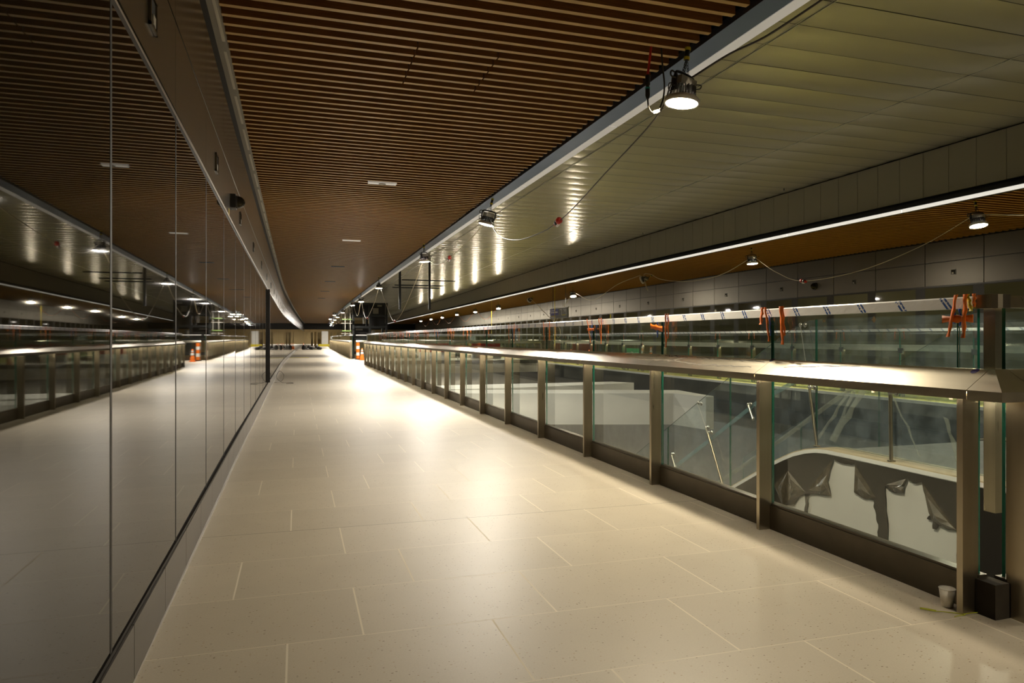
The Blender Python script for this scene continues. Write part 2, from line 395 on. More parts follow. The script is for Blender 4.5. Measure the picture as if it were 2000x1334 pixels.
# light edge strip of the near ceiling (metal band and white diffuser in lengths)
def edge_strip(name, xa, xb, xc, f, flip=1, metal='strip', dm='diffuser'):
    m = MB(); sweep(m, rect(min(xa, xb), max(xa, xb), 3.985, 4.13), f); e = struct(name, m, metal)
    m = MB(); y = -6.4
    while y < 159:
        yb = min(y + 3.55, 159.5); ys = [y + .008] + [q for q in YS if y < q < yb] + [yb - .008]
        sweep(m, rect(xb + .006 * flip, xc, 3.983, 4.05), f, ys); y += 3.56
    struct('strip_diffuser', m, dm, e)
    m = MB(); sweep(m, rect(min(xa, xc) , max(xa, xc), 4.06, 4.14), f); struct('strip_backing', m, 'black', e)
    return e
edge_strip('trim_3', 3.50, 3.725, 3.85, CN)
edge_strip('trim_4', 12.36, 12.26, 12.215, CF, -1, 'darkg', 'diffuser_lit')

# ------------------------------------------------------------------ high ceiling over the void, with bowed metal panels
ZV = 5.2
def xlines(y): return [3.72 + CN(y), 5.88 + (CN(y) * .6 + CF(y) * .4), 9.44 + (CN(y) * .3 + CF(y) * .7), 12.50 + CF(y)]
m = MB(); y = 11.23 - .6 * 30; i = 0
while y < Y1 - .7:
    tl = random.uniform(-.0022, .0022); xl0 = xlines(y + .006); xl1 = xlines(y + .594)
    for k in range(3):
        vs = []; fs = []
        for q in range(9):
            u = q / 8; yy = y + .006 + .588 * u; z = ZV - .009 * (1 - (2 * u - 1) ** 2) + tl * (2 * u - 1)
            a = xl0[k] + (xl1[k] - xl0[k]) * u + .006; b = xl0[k + 1] + (xl1[k + 1] - xl0[k + 1]) * u - .006
            vs += [(a, yy, z), (b, yy, z)]
        for q in range(8): fs.append((2 * q, 2 * q + 2, 2 * q + 3, 2 * q + 1))
        m.add(vs, fs, True)
    y += .6
vc = build('ceiling', m, 'panel', None, None, 'structure', recalc=False)
m = MB(); sweep(m, rect(3.6, 8.2, 5.23, 5.26), CN); sweep(m, rect(7.8, 12.8, 5.265, 5.29), CF); struct('ceiling_backing', m, 'black', vc)
m = MB()
for k in (1, 2):
    for off in ((-.004, .004),) if k == 2 else ((-.022, -.014), (.014, .022)):
        m.strip([(off[0], ZV - .0125), (off[1], ZV - .0125), (off[1], ZV - .006), (off[0], ZV - .006)], [(lambda a, z, y=y: (xlines(y)[k] + a, y, z)) for y in YS])
struct('panel_seam', m, 'alum', vc)
# fascias
def fascia(name, x, f, d):
    m = MB(); y = 9.26 - .583 * 27
    while y < Y1 - .6:
        a, b = y + .005, y + .578
        xs = (x, x + d * .03); lo, hi = min(xs), max(xs)
        m.hexa([(lo + f(a), a, 4.23), (hi + f(a), a, 4.23), (hi + f(b), b, 4.23), (lo + f(b), b, 4.23), (lo + f(a), a, 5.16), (hi + f(a), a, 5.16), (hi + f(b), b, 5.16), (lo + f(b), b, 5.16)])
        y += .583
    o = struct(name, m, 'fascia')
    m = MB(); sweep(m, rect(min(x + d * .04, x + d * .08), max(x + d * .04, x + d * .08), 4.05, 5.22), f); struct('fascia_backing', m, 'black', o)
fascia('trim_5', 12.37, CF, 1); fascia('trim_6', 3.72, CN, -1)

# ------------------------------------------------------------------ glazed side walls
WIN = [0]
def glazed_wall(side, xf, d, pitch, first, zb, zt, zm, ztop, pmat, gmat, pier):
    """d=+1: room on the +X side. windows between mullions, metal panels above, base below"""
    ys = []; y = first
    while y < 128: ys.append(y); y += pitch
    def X(a): return lambda y: xf(y) - d * a                       # a metres behind the face
    P = MB(); B = MB()
    for a, b in zip(ys, ys[1:]):
        for z0, z1 in ((zt + .03, zm - .006), (zm + (.006 if side == 'left' else .014), ztop)):
            f = xf; g = .004 if side == 'left' else .011
            lo = [(f(a), a + g), (f(b), b - g)]
            P.hexa([(lo[0][0] - .03 * (d > 0), lo[0][1], z0), (lo[0][0] + .03 * (d < 0), lo[0][1], z0), (lo[1][0] + .03 * (d < 0), lo[1][1], z0), (lo[1][0] - .03 * (d > 0), lo[1][1], z0),
                    (lo[0][0] - .03 * (d > 0), lo[0][1], z1), (lo[0][0] + .03 * (d < 0), lo[0][1], z1), (lo[1][0] + .03 * (d < 0), lo[1][1], z1), (lo[1][0] - .03 * (d > 0), lo[1][1], z1)])
        g = .003
        for (p, q) in ((a, (a + b) / 2), ((a + b) / 2, b)):
            p += pitch * .22; q += pitch * .22
            x0, x1 = sorted((xf(p) + d * .012, xf(p) - d * .03)); x2, x3 = sorted((xf(q) + d * .012, xf(q) - d * .03))
            B.hexa([(x0, p + g, .015), (x1, p + g, .015), (x3, q - g, .015), (x2, q - g, .015), (x0, p + g, zb - .02), (x1, p + g, zb - .02), (x3, q - g, zb - .02), (x2, q - g, zb - .02)])
    ys_all = [ys[0]] + [q for q in YS if ys[0] < q < ys[-1]] + [ys[-1]]
    w = struct('wall_' + side, P, pmat)
    m = MB(); sweep(m, rect(*sorted((-d * .05, -d * .16)), 0, 4.14), xf, ys_all); struct('wall_backing', m, 'black', w)
    m = MB(); sweep(m, rect(*sorted((d * .004, -d * .02)), zt, zt + .022), xf, ys_all); sweep(m, rect(*sorted((-d * .002, -d * .02)), zm - .004, zm + .004), xf, ys_all); struct('bright_trim', m, 'alum' if side == 'left' else 'blackm', w)
    bb = struct('baseboard_' + side, B, 'base')
    m = MB(); sweep(m, rect(*sorted((d * .012, -d * .05)), zb - .018, zb), xf, ys_all); struct('base_cap', m, 'mull', bb)
    m = MB(); sweep(m, rect(*sorted((d * .022, -d * .03)), 0.0, .014), xf, ys_all); struct('base_shoe', m, 'alum', bb)
    for i, (a, b) in enumerate(zip(ys, ys[1:])):
        WIN[0] += 1; pa = a + pier
        g = MB(); xa, xb = xf(pa + .006), xf(b - .006)
        g.hexa([(xa, pa + .006, zb + .01), (xb, b - .006, zb + .01), (xb - d * .02, b - .006, zb + .01), (xa - d * .02, pa + .006, zb + .01),
                (xa, pa + .006, zt - .03), (xb, b - .006, zt - .03), (xb - d * .02, b - .006, zt - .03), (xa - d * .02, pa + .006, zt - .03)])
        wo = struct('window_%d' % WIN[0], g, gmat)
        fr = MB()
        x = xf(a); t = .010 if pier < .05 else 0
        if side == 'left' and 16.9 < a < 18.2: fr.box(*sorted((x - d * .03, x + d * .05)), a - .03, a + .05, zb, zt)
        else: fr.box(*sorted((x - d * .03, x + d * .001)), a - .006, pa + .006, zb, zt)
        fr.hexa([(xa, a, zt - .03), (xb, b, zt - .03), (xb - d * .03, b, zt - .03), (xa - d * .03, a, zt - .03), (xa, a, zt), (xb, b, zt), (xb - d * .03, b, zt), (xa - d * .03, a, zt)])
        struct('window_frame', fr, 'mull', wo)
    return ys
LW = glazed_wall('left', WX, 1, 1.374, 2.655 - 1.374 * 6, .245, 2.515, 3.02, 3.60, 'bronze', 'tinted', .012)
XFW = 16.9
FW = glazed_wall('right', lambda y: XFW + CF(y), -1, 1.74, 13.24 - 1.74 * 10, .22, 2.74, 3.41, 3.97, 'greige', 'olive', .30)
# cove trim at the head of the left wall
m = MB(); sweep(m, rect(-.11, .038, 3.965, 4.02), WX); tr = struct('trim_7', m, 'driver')
m = MB(); y = -5.5
while y < 100:
    m.box(WX(y) - .002, WX(y) + .022, y, y + 1.0, 3.958, 3.972); y += 1.23
struct('strip_diffuser', m, 'rim', tr)

# far ends
m = MB(); m.box(-4, 24, 160, 160.2, -5.2, 5.3); struct('wall_back', m, 'ply')
m = MB(); m.box(-4, 24, 132, 132.3, 2.9, 4.0); struct('trim_8', m, 'blackm')

# ------------------------------------------------------------------ guardrails
def guard(name, label, P, d, n, bays, pitch, f=zero, start_joint=True, s_first=0.0, clamp=False, mitre=False, top=True, inks=(), s_end=None, kick=True, topmat='wrap', t0=-.02, led=True):
    """P origin of the first post, d along (world xy), n across towards the void"""
    P = Vector(P); d = Vector((d[0], d[1], 0)); n = Vector((n[0], n[1], 0))
    def at(s, a, z):
        v = P + d * s + n * a; return (v.x + f(v.y), v.y, z)
    L = bays * pitch if s_end is None else s_end
    root = thing(name, label, 'guardrail', at(0, 0, 0)); loc = root.location.copy()
    def hexa(m, s0, s1, a0, a1, z0, z1, mi=0):
        return m.hexa([at(s0, a0, z0), at(s0, a1, z0), at(s1, a1, z0), at(s1, a0, z0), at(s0, a0, z1), at(s0, a1, z1), at(s1, a1, z1), at(s1, a0, z1)], mi)
    for i in range(bays + 1):
        s = i * pitch
        build('post', hexa(MB(), s, s + .032, 0, .100, 0, 1.074), 'steel', root, loc)
        if clamp:
            c = MB(); hexa(c, s - .05, s + .06, .10, .145, .99, 1.10); build('glass_clamp', c, 'darkg', root, loc)
    prof = [(-.05, 1.04), (-.05, 1.085), (.095, 1.18), (.11, 1.18), (.11, 1.04), (.102, 1.04), (.102, 1.076), (-.042, 1.076), (-.042, 1.04)]
    e = [s_first] + [i * pitch - .012 for i in range(1, bays)] + [L]
    if mitre: e = [-.05, ] + e
    caps = []
    for i, (a, b) in enumerate(zip(e, e[1:])):
        m = MB(); ss = [a + .0015] + [a + (b - a) * k / 2 for k in (1,)] + [b - .0015]
        if i == 0 and mitre == 1:      # outer corner: 45 degree mitre
            st = [(lambda u, z, q=q: at((-.185 + u * 1.0 - .0 if q == 0 else b - .0015), u, z)) for q in (0, 1)]
        else: st = [(lambda u, z, s=s: at(s, u, z)) for s in ss]
        m.strip(prof, st); caps.append(build('cap_rail', m, 'cap', root, loc))
    if led:
        for a, b in zip(e, e[1:]):
            m = MB(); hexa(m, a + .01, b - .01, -.037, -.031, 1.070, 1.075); build('led_strip', m, 'led' if kick else 'led_far', root, loc)
    for k, s, u in inks:
        m = MB(); vs = []
        for j in range(14):
            t = 2 * math.pi * j / 14; q = u + .017 * math.sin(t)
            vs.append(at(s + .02 * math.cos(t), q, 1.085 + (q + .05) * (.095 / .145) + .0012))
        m.add(vs, [tuple(range(14))]); build('ink_mark', m, 'ink', root, loc)
    for i in range(bays):
        s0 = i * pitch + .028 if i else .02; s1 = (i + 1) * pitch + .016
        if i == bays - 1: s1 = min(s1, L)
        m = MB(); hexa(m, s0, s1, .118, .135, .12 if kick else .015, 1.485)
        # edges get the green edge material
        for q, fc in enumerate(m.f): m.mi[q] = 0 if q in (3, 5) else 1
        m.mi = [1, 1, 1, 0, 1, 0]
        build('glass_panel', m, ['glass', 'gedge'], root, loc)
        k = MB(); hexa(k, s0 - .02, s1 - .004, .086, .150, .0, .165); hexa(k, s0 - .02, s1 - .004, .095, .158, .165, .178)
        if kick: build('kick_plate', k, 'kick', root, loc)
    if top:
        ss = [t0] + [i * pitch for i in range(1, bays)] + [L]
        m = MB(); m.strip([(.092, 1.475), (.112, 1.528), (.120, 1.535), (.152, 1.535), (.155, 1.475)], [(lambda u, z, s=s: at(s, u, z)) for s in ss])
        tr = build('top_rail', m, topmat, root, loc)
    return root, at, hexa, loc
GN = (3.055, 2.50)
g1, at1, hx1, loc1 = guard('guardrail', 'steel and glass guardrail along the near walkway edge with sloped cap, closest stretch', (3.055, 2.50, 0), (0, 1), (1, 0), 21, 1.52, CN,
                           s_first=-.06, inks=((0, .0, .078), (1, 1.50, .088)), t0=.02)
# corner and return of the near guardrail
rt, at2, hx2, loc2 = guard('guardrail', 'short guardrail turning the corner behind the foreground post at right', (3.23, 2.32, 0), (1, 0), (0, 1), 2, 1.31, zero, s_first=-.0, topmat='steel', t0=.01)
# corner cap piece (mitred) belongs to the first guardrail
m = MB(); zc0, zc1, zb = 1.085, 1.18, 1.04
A = [(3.005, 2.438), (3.15, 2.438), (3.165, 2.438)]
ci, co = (3.005, 2.27), (3.15, 2.415)
v = [(3.005, 2.438, zb), (3.005, 2.438, zc0), (3.15, 2.438, zc1), (3.165, 2.438, zc1), (3.165, 2.438, zb),
     (3.005, 2.27, zb), (3.005, 2.27, zc0), (3.15, 2.415, zc1), (3.165, 2.430, zc1), (3.165, 2.430, zb),
     (3.228, 2.27, zb), (3.228, 2.27, zc0), (3.228, 2.415, zc1), (3.228, 2.430, zc1), (3.228, 2.430, zb)]
m.add(v, [(0, 5, 6, 1), (1, 6, 7, 2), (2, 7, 8, 3), (5, 10, 11, 6), (6, 11, 12, 7), (7, 12, 13, 8), (0, 4, 9, 5), (5, 9, 14, 10), (0, 1, 2, 3, 4), (10, 14, 13, 12, 11)])
build('cap_corner', m, 'cap', g1, loc1)
m = MB(); m.box(3.135, 3.225, 2.40, 2.50, .0, .165); build('kick_corner', m, 'kickd', g1, loc1)
m = MB(); m.box(3.265, 3.315, 2.50, 2.56, .47, 1.475); build('hanging_post', m, 'steel', g1, loc1)
m = MB(); m.strip([(0, 1.472), (0, 1.538), (.06, 1.538), (.06, 1.472)], [(lambda a, z, p=p: (p[0] + a * p[2], p[1] + a * p[3], z)) for p in
      ((3.148, 2.525, 1, 0), (3.148, 2.455, 1, .0), (3.152, 2.43, .9, .4), (3.168, 2.412, .7, .75), (3.19, 2.405, .3, 1), (3.24, 2.405, 0, 1))])
build('rail_elbow', m, 'steel', g1, loc1)
# dirt streaks drawn on the cap's slope
for y, z, r in ((3.148, 1.436, 1), (3.54, 1.437, 0), (3.155, 1.022, 0), (2.66, 1.024, 0)):
    m = MB(); w, h = (.011, .011) if r else (.011, .008); p = [(-w, -h), (w, -h), (w, h), (-w, h)] if not r else [(-.016, 0), (0, -.020), (.016, 0), (0, .020)]
    m.add([(3.1722 + q, y + a, z + b) for q in (0, -.001) for a, b in p], [(0, 1, 2, 3), (7, 6, 5, 4), (0, 4, 5, 1), (1, 5, 6, 2), (2, 6, 7, 3), (3, 7, 4, 0)]); build('sticker', m, 'stone', g1, loc1)
def slope(s, u): return at1(s, u, 1.085 + (u + .05) * (.095 / .145) + .0010)
def streak(pts, w):
    m = MB(); vs = []; k = len(pts)
    for i, (s, u) in enumerate(pts):
        ww = 1.5 * w * (0.35 + 0.65 * math.sin(math.pi * (i + .5) / k)) * (0.7 + .6 * random.random())
        vs += [slope(s, u - ww / 2), slope(s, u + ww / 2)]
    m.add(vs, [(2 * i, 2 * i + 1, 2 * i + 3, 2 * i + 2) for i in range(k - 1)])
    build('scuff_mark', m, 'scuff', g1, loc1)
def line(a, b, n=14, j=.006): return [(a[0] + (b[0] - a[0]) * i / n, a[1] + (b[1] - a[1]) * i / n + random.uniform(-j, j)) for i in range(n + 1)]
streak(line((3.35, .015), (2.72, .025)) + line((2.72, .025), (2.30, .0), 8) + line((2.3, 0), (1.62, .01)), .010)
streak(line((2.78, .010), (2.55, .075), 6, .003), .014)
streak(line((2.42, .075), (1.95, .072)), .008); streak(line((1.93, .07), (1.55, .066)), .006)
streak(line((2.95, .085), (2.62, .078)), .007); streak(line((1.30, .03), (.70, .075)), .005)
guard('guardrail', 'guardrail end at the near side of the link bridge, turning away from the walkway', (3.33, 34.6, 0), (1, 0), (0, -1), 6, 1.52, zero)
guard('guardrail', 'distant guardrail continuing along the walkway past the link bridge', (3.055, 44.7, 0), (0, 1), (1, 0), 30, 1.52, CN)
guard('guardrail', 'guardrail turning across the void at the far side of the link bridge', (3.62, 44.9, 0), (1, 0), (0, 1), 6, 1.52, zero)
guard('guardrail', 'guardrail on the opposite walkway across the void, stretch before the link bridge', (13.06, 1.5, 0), (0, 1), (-1, 0), 19, 1.765, CF, clamp=True, kick=False)
guard('guardrail', 'guardrail on the opposite walkway across the void, stretch beyond the link bridge', (13.06, 44.9, 0), (0, 1), (-1, 0), 26, 1.765, CF, clamp=True, kick=False)

# ------------------------------------------------------------------ hanging work lights
def lamp_proto():
    r = thing('work_light', '', 'work light', (0, 0, 0), 'hanging work lights')
    m = MB(); m.lathe([(.001, -.014), (.06, -.012), (.11, -.006), (.142, .004)], 32, caps=False); build('lens', m, 'lens', r)
    m = MB(); m.lathe([(.142, .0), (.156, -.004), (.158, .03), (.135, .055), (.118, .06)], 32, caps=False); build('rim', m, 'rim', r)
    m = MB(); m.lathe([(.135, .012), (.10, .06), (.075, .075), (.075, .14)], 24)
    for i in range(22):
        a = 2 * math.pi * i / 22; ca, sa = math.cos(a), math.sin(a)
        def q(rr, t, z): return (rr * ca - t * sa, rr * sa + t * ca, z)
        m.hexa([q(.07, -.003, .058), q(.122, -.003, .058), q(.122, .003, .058), q(.07, .003, .058), q(.07, -.003, .15), q(.112, -.003, .15), q(.112, .003, .15), q(.07, .003, .15)])
    build('heat_sink', m, 'heat', r)
    m = MB(); m.box(-.105, .105, -.06, .06, .15, .225); m.box(-.09, -.03, .058, .066, .165, .21); b = build('driver_box', m, 'driver', r)
    m = MB()
    for s in (-1, 1):
        m.tube([(s * .118, -.022, .09), (s * .128, -.022, .16), (s * .128, -.022, .22)], .008, 6)
        m.tube([(s * .118, .022, .09), (s * .128, .022, .16), (s * .128, .022, .22)], .008, 6)
    m.tube(curve([(-.128, 0, .13), (-.128, 0, .23), (-.10, 0, .262), (0, 0, .268), (.10, 0, .262), (.128, 0, .23), (.128, 0, .13)], 6), .013, 8)
    build('bracket', m, 'blackm', r)
    m = MB()
    for j, (dx, dy) in enumerate(((-.03, 0), (.0, .01), (.03, -.01))):
        for k in range(5):
            c = Vector((dx * (1 - k / 5.), dy * (1 - k / 5.), .285 + k * .026)); rot = k % 2
            m.tube([c + Vector((0.009 * math.cos(t) * (1 - rot), .009 * math.cos(t) * rot, .018 * math.sin(t))) for t in [2 * math.pi * i / 8 for i in range(8)]], .0028, 5, closed=True)
    build('chain', m, 'blackm', r)
    m = MB(); m.tube([(0, 0, .395), (0, 0, .505)], .022, 10); s = build('strap_clip', m, 'blackm', r)
    m = MB(); m.lathe([(.027, .398), (.027, .425)], 12); m.lathe([(.027, .485), (.027, .51)], 12); y = build('yellow_band', m, 'yellow', s)
    for pts, rr in (([(.105, -.03, .20), (.19, -.04, .215), (.20, -.02, .19), (.13, -.01, .17)], .006), ([(-.105, .0, .24), (-.17, .01, .25), (-.18, .0, .20), (-.12, -.02, .19)], .008), ([(-.10, .02, .15), (-.17, .02, .14), (-.16, .03, .09), (-.11, .03, .085)], .005)):
        m = MB(); m.tube(curve(pts, 6), rr, 6); build('cord_loop', m, 'cord', r)
    return r
LP = lamp_proto(); used = [0]
def lamp(x, y, z, label, rot=(0, 0, 0), group='work lights hung along the near ceiling edge', lens=None):
    if not used[0]:
        used[0] = 1; LP.location = (x, y, z); LP.rotation_euler = rot; LP['label'] = label; LP['group'] = group; o = LP
    else: o = dup(LP, (x, y, z), rot, label, group)
    if lens: set_lens(o, lens)
    return o
def set_lens(o, lens):
    for c in o.children:
        if c.name.startswith('lens'):
            me = c.data.copy(); me.materials.clear(); me.materials.append(MT[lens]); c.data = me
near = [(3.33, 5.48, 3.455), (3.45, 12.65, 3.49), (3.47, 19.4, 3.50), (3.42, 30.4, 3.50), (3.60, 41.2, 3.45), (3.48, 46.0, 3.45), (3.70, 59.6, 3.45),
        (4.0, 73.0, 3.45), (3.35, 66.6, 3.46), (4.3, 84.5, 3.45), (4.6, 96, 3.45), (5.0, 108, 3.45), (5.5, 122, 3.45), (6.2, 142, 3.45), (3.4, 149, 3.45), (5.2, 153, 3.45), (3.6, 80.6, 3.46)]
near = near[:7] + sorted(near[7:], key=lambda p: p[1])
rots = {0: (R(4), R(5), R(20)), 1: (R(2), R(14), R(-20)), 2: (0, R(-4), R(40)), 4: (R(-5), 0, 0)}
nl = ['big lit work light hanging at the top, in front of the metal edge strip', 'tilted lit work light below the strip, next one past the foreground light', 'lit work light third along the near strip, beside a red plug']
for i, (x, y, z) in enumerate(near):
    lamp(x, y, z, nl[i] if i < 3 else 'small lit work light on the near strip, %s in that row' % ORD[i], rots.get(i, (0, 0, R(30 * i))), lens='lens_dim' if i == 0 else 'lens')
lamp(3.38, -2.6, 3.45, 'lit work light of the near row hanging over the walkway behind the viewpoint', lens='lens_dim')
far = [(12.45, 9.86, 3.47), (12.75, 17.1, 3.50), (13.3, 32.1, 3.42), (13.6, 46.6, 3.40), (13.85, 54.2, 3.42), (14.05, 61.8, 3.45), (14.5, 70.6, 3.45), (14.7, 78, 3.45), (15.1, 87, 3.45)]
fl = ['lit work light on the far row above the orange straps, rightmost in the photo', 'lit work light of the far row, left of the dangling cable plug']
for i, (x, y, z) in enumerate(far):
    lamp(x, y, z, fl[i] if i < 2 else 'small lit work light of the far row, %s among its lit ones' % ORD[i], (R((-11, -2)[i] if i < 2 else -17), R(-3 * (i % 2)), R(-18 + 4 * (i % 3))), 'work lights hung along the far ceiling edge', 'lens_far' if i else 'lens_dim')
# two switched-off lights of the far row hang on their side
def off_lamp(loc, rot, label):
    o = dup(LP, loc, rot, label, 'switched-off work lights of the far row')
    set_lens(o, 'off')
    return o
off_lamp((12.92, 24.2, 3.60), (R(70), R(10), R(35)), 'dark unlit work light hanging sideways with a white cable loop')
off_lamp((13.6, 39.9, 3.62), (R(60), 0, R(20)), 'dark unlit work light between two lit ones, above the hanging sign')

# ------------------------------------------------------------------ power cables with plug blocks
def cable(label, pts, matn='cord', r=.008, plug=None, grp=None):
    root = thing('power_cable', label, 'cable', pts[0], grp); loc = root.location.copy()
    m = MB(); m.tube(curve(pts, 9), r, 6); build('cord', m, matn, root, loc)
    if plug:
        p = Vector(plug[0]); d = Vector(plug[1]).normalized()
        m = MB(); q = d.to_track_quat('Z', 'Y').to_matrix()
        m.lathe([(.02, -.10), (.042, -.09), (.045, -.02), (.03, -.015), (.03, .015)], 12, p, M=q); build('plug_body', m, 'heat', root, loc)
        m = MB(); m.lathe([(.045, .015), (.048, .07), (.02, .10)], 12, p, M=q); m.lathe([(.036, -.125), (.036, -.09)], 12, p, M=q); build('plug_cap', m, 'red', root, loc)
        m = MB(); e = p + Vector((0, 0, -.045)); m.tube([e + d * -.06, e + d * .02], .02, 8); build('plug_tag', m, 'white', root, loc)
    return root
cable('black cable from the foreground work light to the tilted one, with red plug', [(3.28, 5.58, 3.66), (3.30, 5.9, 3.45), (3.42, 7.3, 3.24), (3.55, 8.6, 3.07), (3.6, 9.26, 3.01), (3.6, 9.9, 2.96), (3.55, 11.0, 2.98), (3.5, 12.0, 3.2), (3.47, 12.55, 3.62)],
      plug=((3.6, 9.26, 3.01), (-.1, -1, .15)))
cable('black cable running from the foreground light along the edge strip towards the viewer', [(3.40, 5.44, 3.68), (3.56, 5.1, 3.78), (3.62, 4.7, 3.77), (3.72, 4.25, 3.84), (3.78, 3.7, 3.90), (3.8, 2.6, 3.88), (3.7, 0.6, 3.7), (3.45, -1.5, 3.66), (3.38, -2.5, 3.62)], r=.009)
cable('cable from the tilted work light down to a red plug by the third light', [(3.45, 12.7, 3.6), (3.52, 13.6, 3.5), (3.58, 15.4, 3.38), (3.6, 16.65, 3.30), (3.6, 17.4, 3.26), (3.55, 18.5, 3.35), (3.48, 19.35, 3.66)], 'cordw', plug=((3.6, 16.65, 3.30), (-.1, -1, .3)))
cable('pale cable sagging low from the third near light to the next, with plug', [(3.48, 19.5, 3.64), (3.52, 21.5, 3.0), (3.58, 24.5, 2.25), (3.6, 26.62, 1.98), (3.58, 28.0, 2.3), (3.45, 30.3, 3.62)], 'cordw', r=.012, plug=((3.6, 26.62, 1.98), (0, 1, .1)))
cable('pale cable hanging in front of the dark tower with a red plug', [(3.44, 30.5, 3.6), (3.5, 33.0, 3.0), (3.6, 37.5, 2.40), (3.62, 39.6, 2.7), (3.6, 41.1, 3.6)], 'cordw', r=.014, plug=((3.6, 37.5, 2.40), (0, 1, .2)))
for i in range(4, 10):
    a, b = sorted(((near[i][1], near[i]), (near[i + 1][1], near[i + 1])))
    a, b = a[1], b[1]
    cable('thin cable drooping between distant near-row lights, %s of these' % ORD[i - 4], [(a[0], a[1], a[2] + .2), ((a[0] + b[0]) / 2 + .05, (a[1] + b[1]) / 2, 2.7), (b[0], b[1], b[2] + .2)], 'cordw', r=.012)
F = far
cable('pale cable swooping from the rightmost far light to a plug', [(12.42, 9.95, 3.68), (12.5, 11.2, 3.25), (12.62, 13.0, 2.90), (12.7, 14.94, 2.83), (12.73, 16.0, 3.15), (12.75, 17.0, 3.68)], 'cordw', plug=((12.7, 14.94, 2.83), (0, 1, .2)))
cable('pale cable leaving the frame right of the rightmost far light', [(12.47, 9.8, 3.68), (12.4, 8.6, 3.48), (12.35, 6.5, 3.3), (12.3, 3.5, 3.5), (12.3, 1.0, 3.9)], 'cordw', r=.011)
cable('pale cable from the second far light to the unlit sideways light', [(12.75, 17.1, 3.70), (12.8, 18.8, 3.32), (12.85, 20.8, 3.28), (12.88, 22.6, 3.5), (12.9, 23.4, 3.75), (12.92, 24.0, 3.80), (12.95, 23.9, 3.4), (12.98, 23.8, 3.18), (13.0, 23.95, 3.25), (12.96, 24.1, 3.6)], 'cordw', r=.011)
cable('pale cable from the unlit sideways light to the third far light', [(12.92, 24.3, 3.8), (13.0, 26.5, 3.6), (13.2, 29.5, 3.1), (13.3, 32.0, 3.62)], 'cordw', r=.012)
cable('pale cable drooping behind the hanging sign with coiled end', [(13.3, 32.2, 3.6), (13.35, 33.6, 2.9), (13.4, 34.6, 2.35), (13.4, 34.9, 1.75), (13.42, 34.6, 1.35), (13.42, 34.2, 1.5), (13.42, 34.5, 1.95), (13.45, 36.5, 2.7), (13.6, 39.8, 3.8)], 'cordw', r=.014)
for i in range(3, 8):
    a, b = F[i - 0], F[i + 1]
    cable('orange-tinted cable drooping between far-row lights, %s of these' % ORD[i - 3], [(a[0], a[1], a[2] + .17), ((a[0] + b[0]) / 2, (a[1] + b[1]) / 2, 2.75), (b[0], b[1], b[2] + .17)], 'orange', r=.010)
# red drop lead beside the first light
rl = thing('power_lead', 'red and black drop lead with inline connectors hanging left of the foreground light', 'cable', (3.12, 5.66, 3.99)); lo = rl.location.copy()
m = MB(); m.tube([(3.12, 5.66, 4.02), (3.105, 5.67, 3.86), (3.10, 5.69, 3.765)], .011, 8); build('red_lead', m, 'red', rl, lo)
m = MB(); m.lathe([(.018, 0), (.023, -.01), (.023, -.09), (.016, -.10), (.016, -.12), (.021, -.125), (.021, -.19), (.012, -.22)], 12, (3.10, 5.69, 3.765)); build('connector', m, 'blackm', rl, lo)
m = MB(); m.lathe([(.0225, -.115), (.0225, -.13)], 12, (3.10, 5.69, 3.765)); build('connector_ring', m, 'teal', rl, lo)
m = MB(); m.tube(curve([(3.10, 5.69, 3.555), (3.11, 5.69, 3.47), (3.15, 5.69, 3.425), (3.21, 5.69, 3.45), (3.26, 5.69, 3.56), (3.275, 5.69, 3.70), (3.25, 5.68, 3.86), (3.225, 5.66, 4.02)], 8), .008, 8); build('black_lead', m, 'cord', rl, lo)
m = MB(); m.lathe([(.013, -.035), (.017, -.02), (.017, .02), (.013, .035)], 10, (3.185, 5.69, 3.435), M=Vector((1, 0, .35)).to_track_quat('Z', 'Y').to_matrix()); build('clear_coupler', m, 'driver', rl, lo)

# ------------------------------------------------------------------ orange flagging straps on the top rail
def ribbon(pts, w, wv, th=.003, wob=.003):
    """pts: centre line; wv: width direction"""
    m = MB(); wv = Vector(wv).normalized(); n = Vector((-1, 0, 0)); vs = []; pts = [Vector(p) for p in pts]
    for i, p in enumerate(pts):
        o = n * (wob * math.sin(i * 1.7)); ww = w * (0.85 + .25 * math.sin(i * 2.3 + 1))
        vs += [p + o - wv * ww / 2, p + o + wv * ww / 2, p + o + wv * ww / 2 + n * th, p + o - wv * ww / 2 + n * th]
    fs = []
    for i in range(len(pts) - 1):
        for j in range(4): fs.append((4 * i + j, 4 * i + (j + 1) % 4, 4 * i + 4 + (j + 1) % 4, 4 * i + 4 + j))
    m.add(vs, fs, True); m.add(vs[:4], [(0, 1, 2, 3)]); m.add(vs[-4:], [(3, 2, 1, 0)]); return m
def hang(m0, x, y, z0, z1, w, lean=0.0, d=1):
    k = 8; pts = [(x, y + lean * i / k, z0 + (z1 - z0) * i / k) for i in range(k + 1)]
    return ribbon(pts, w, (0.25, d, 0))
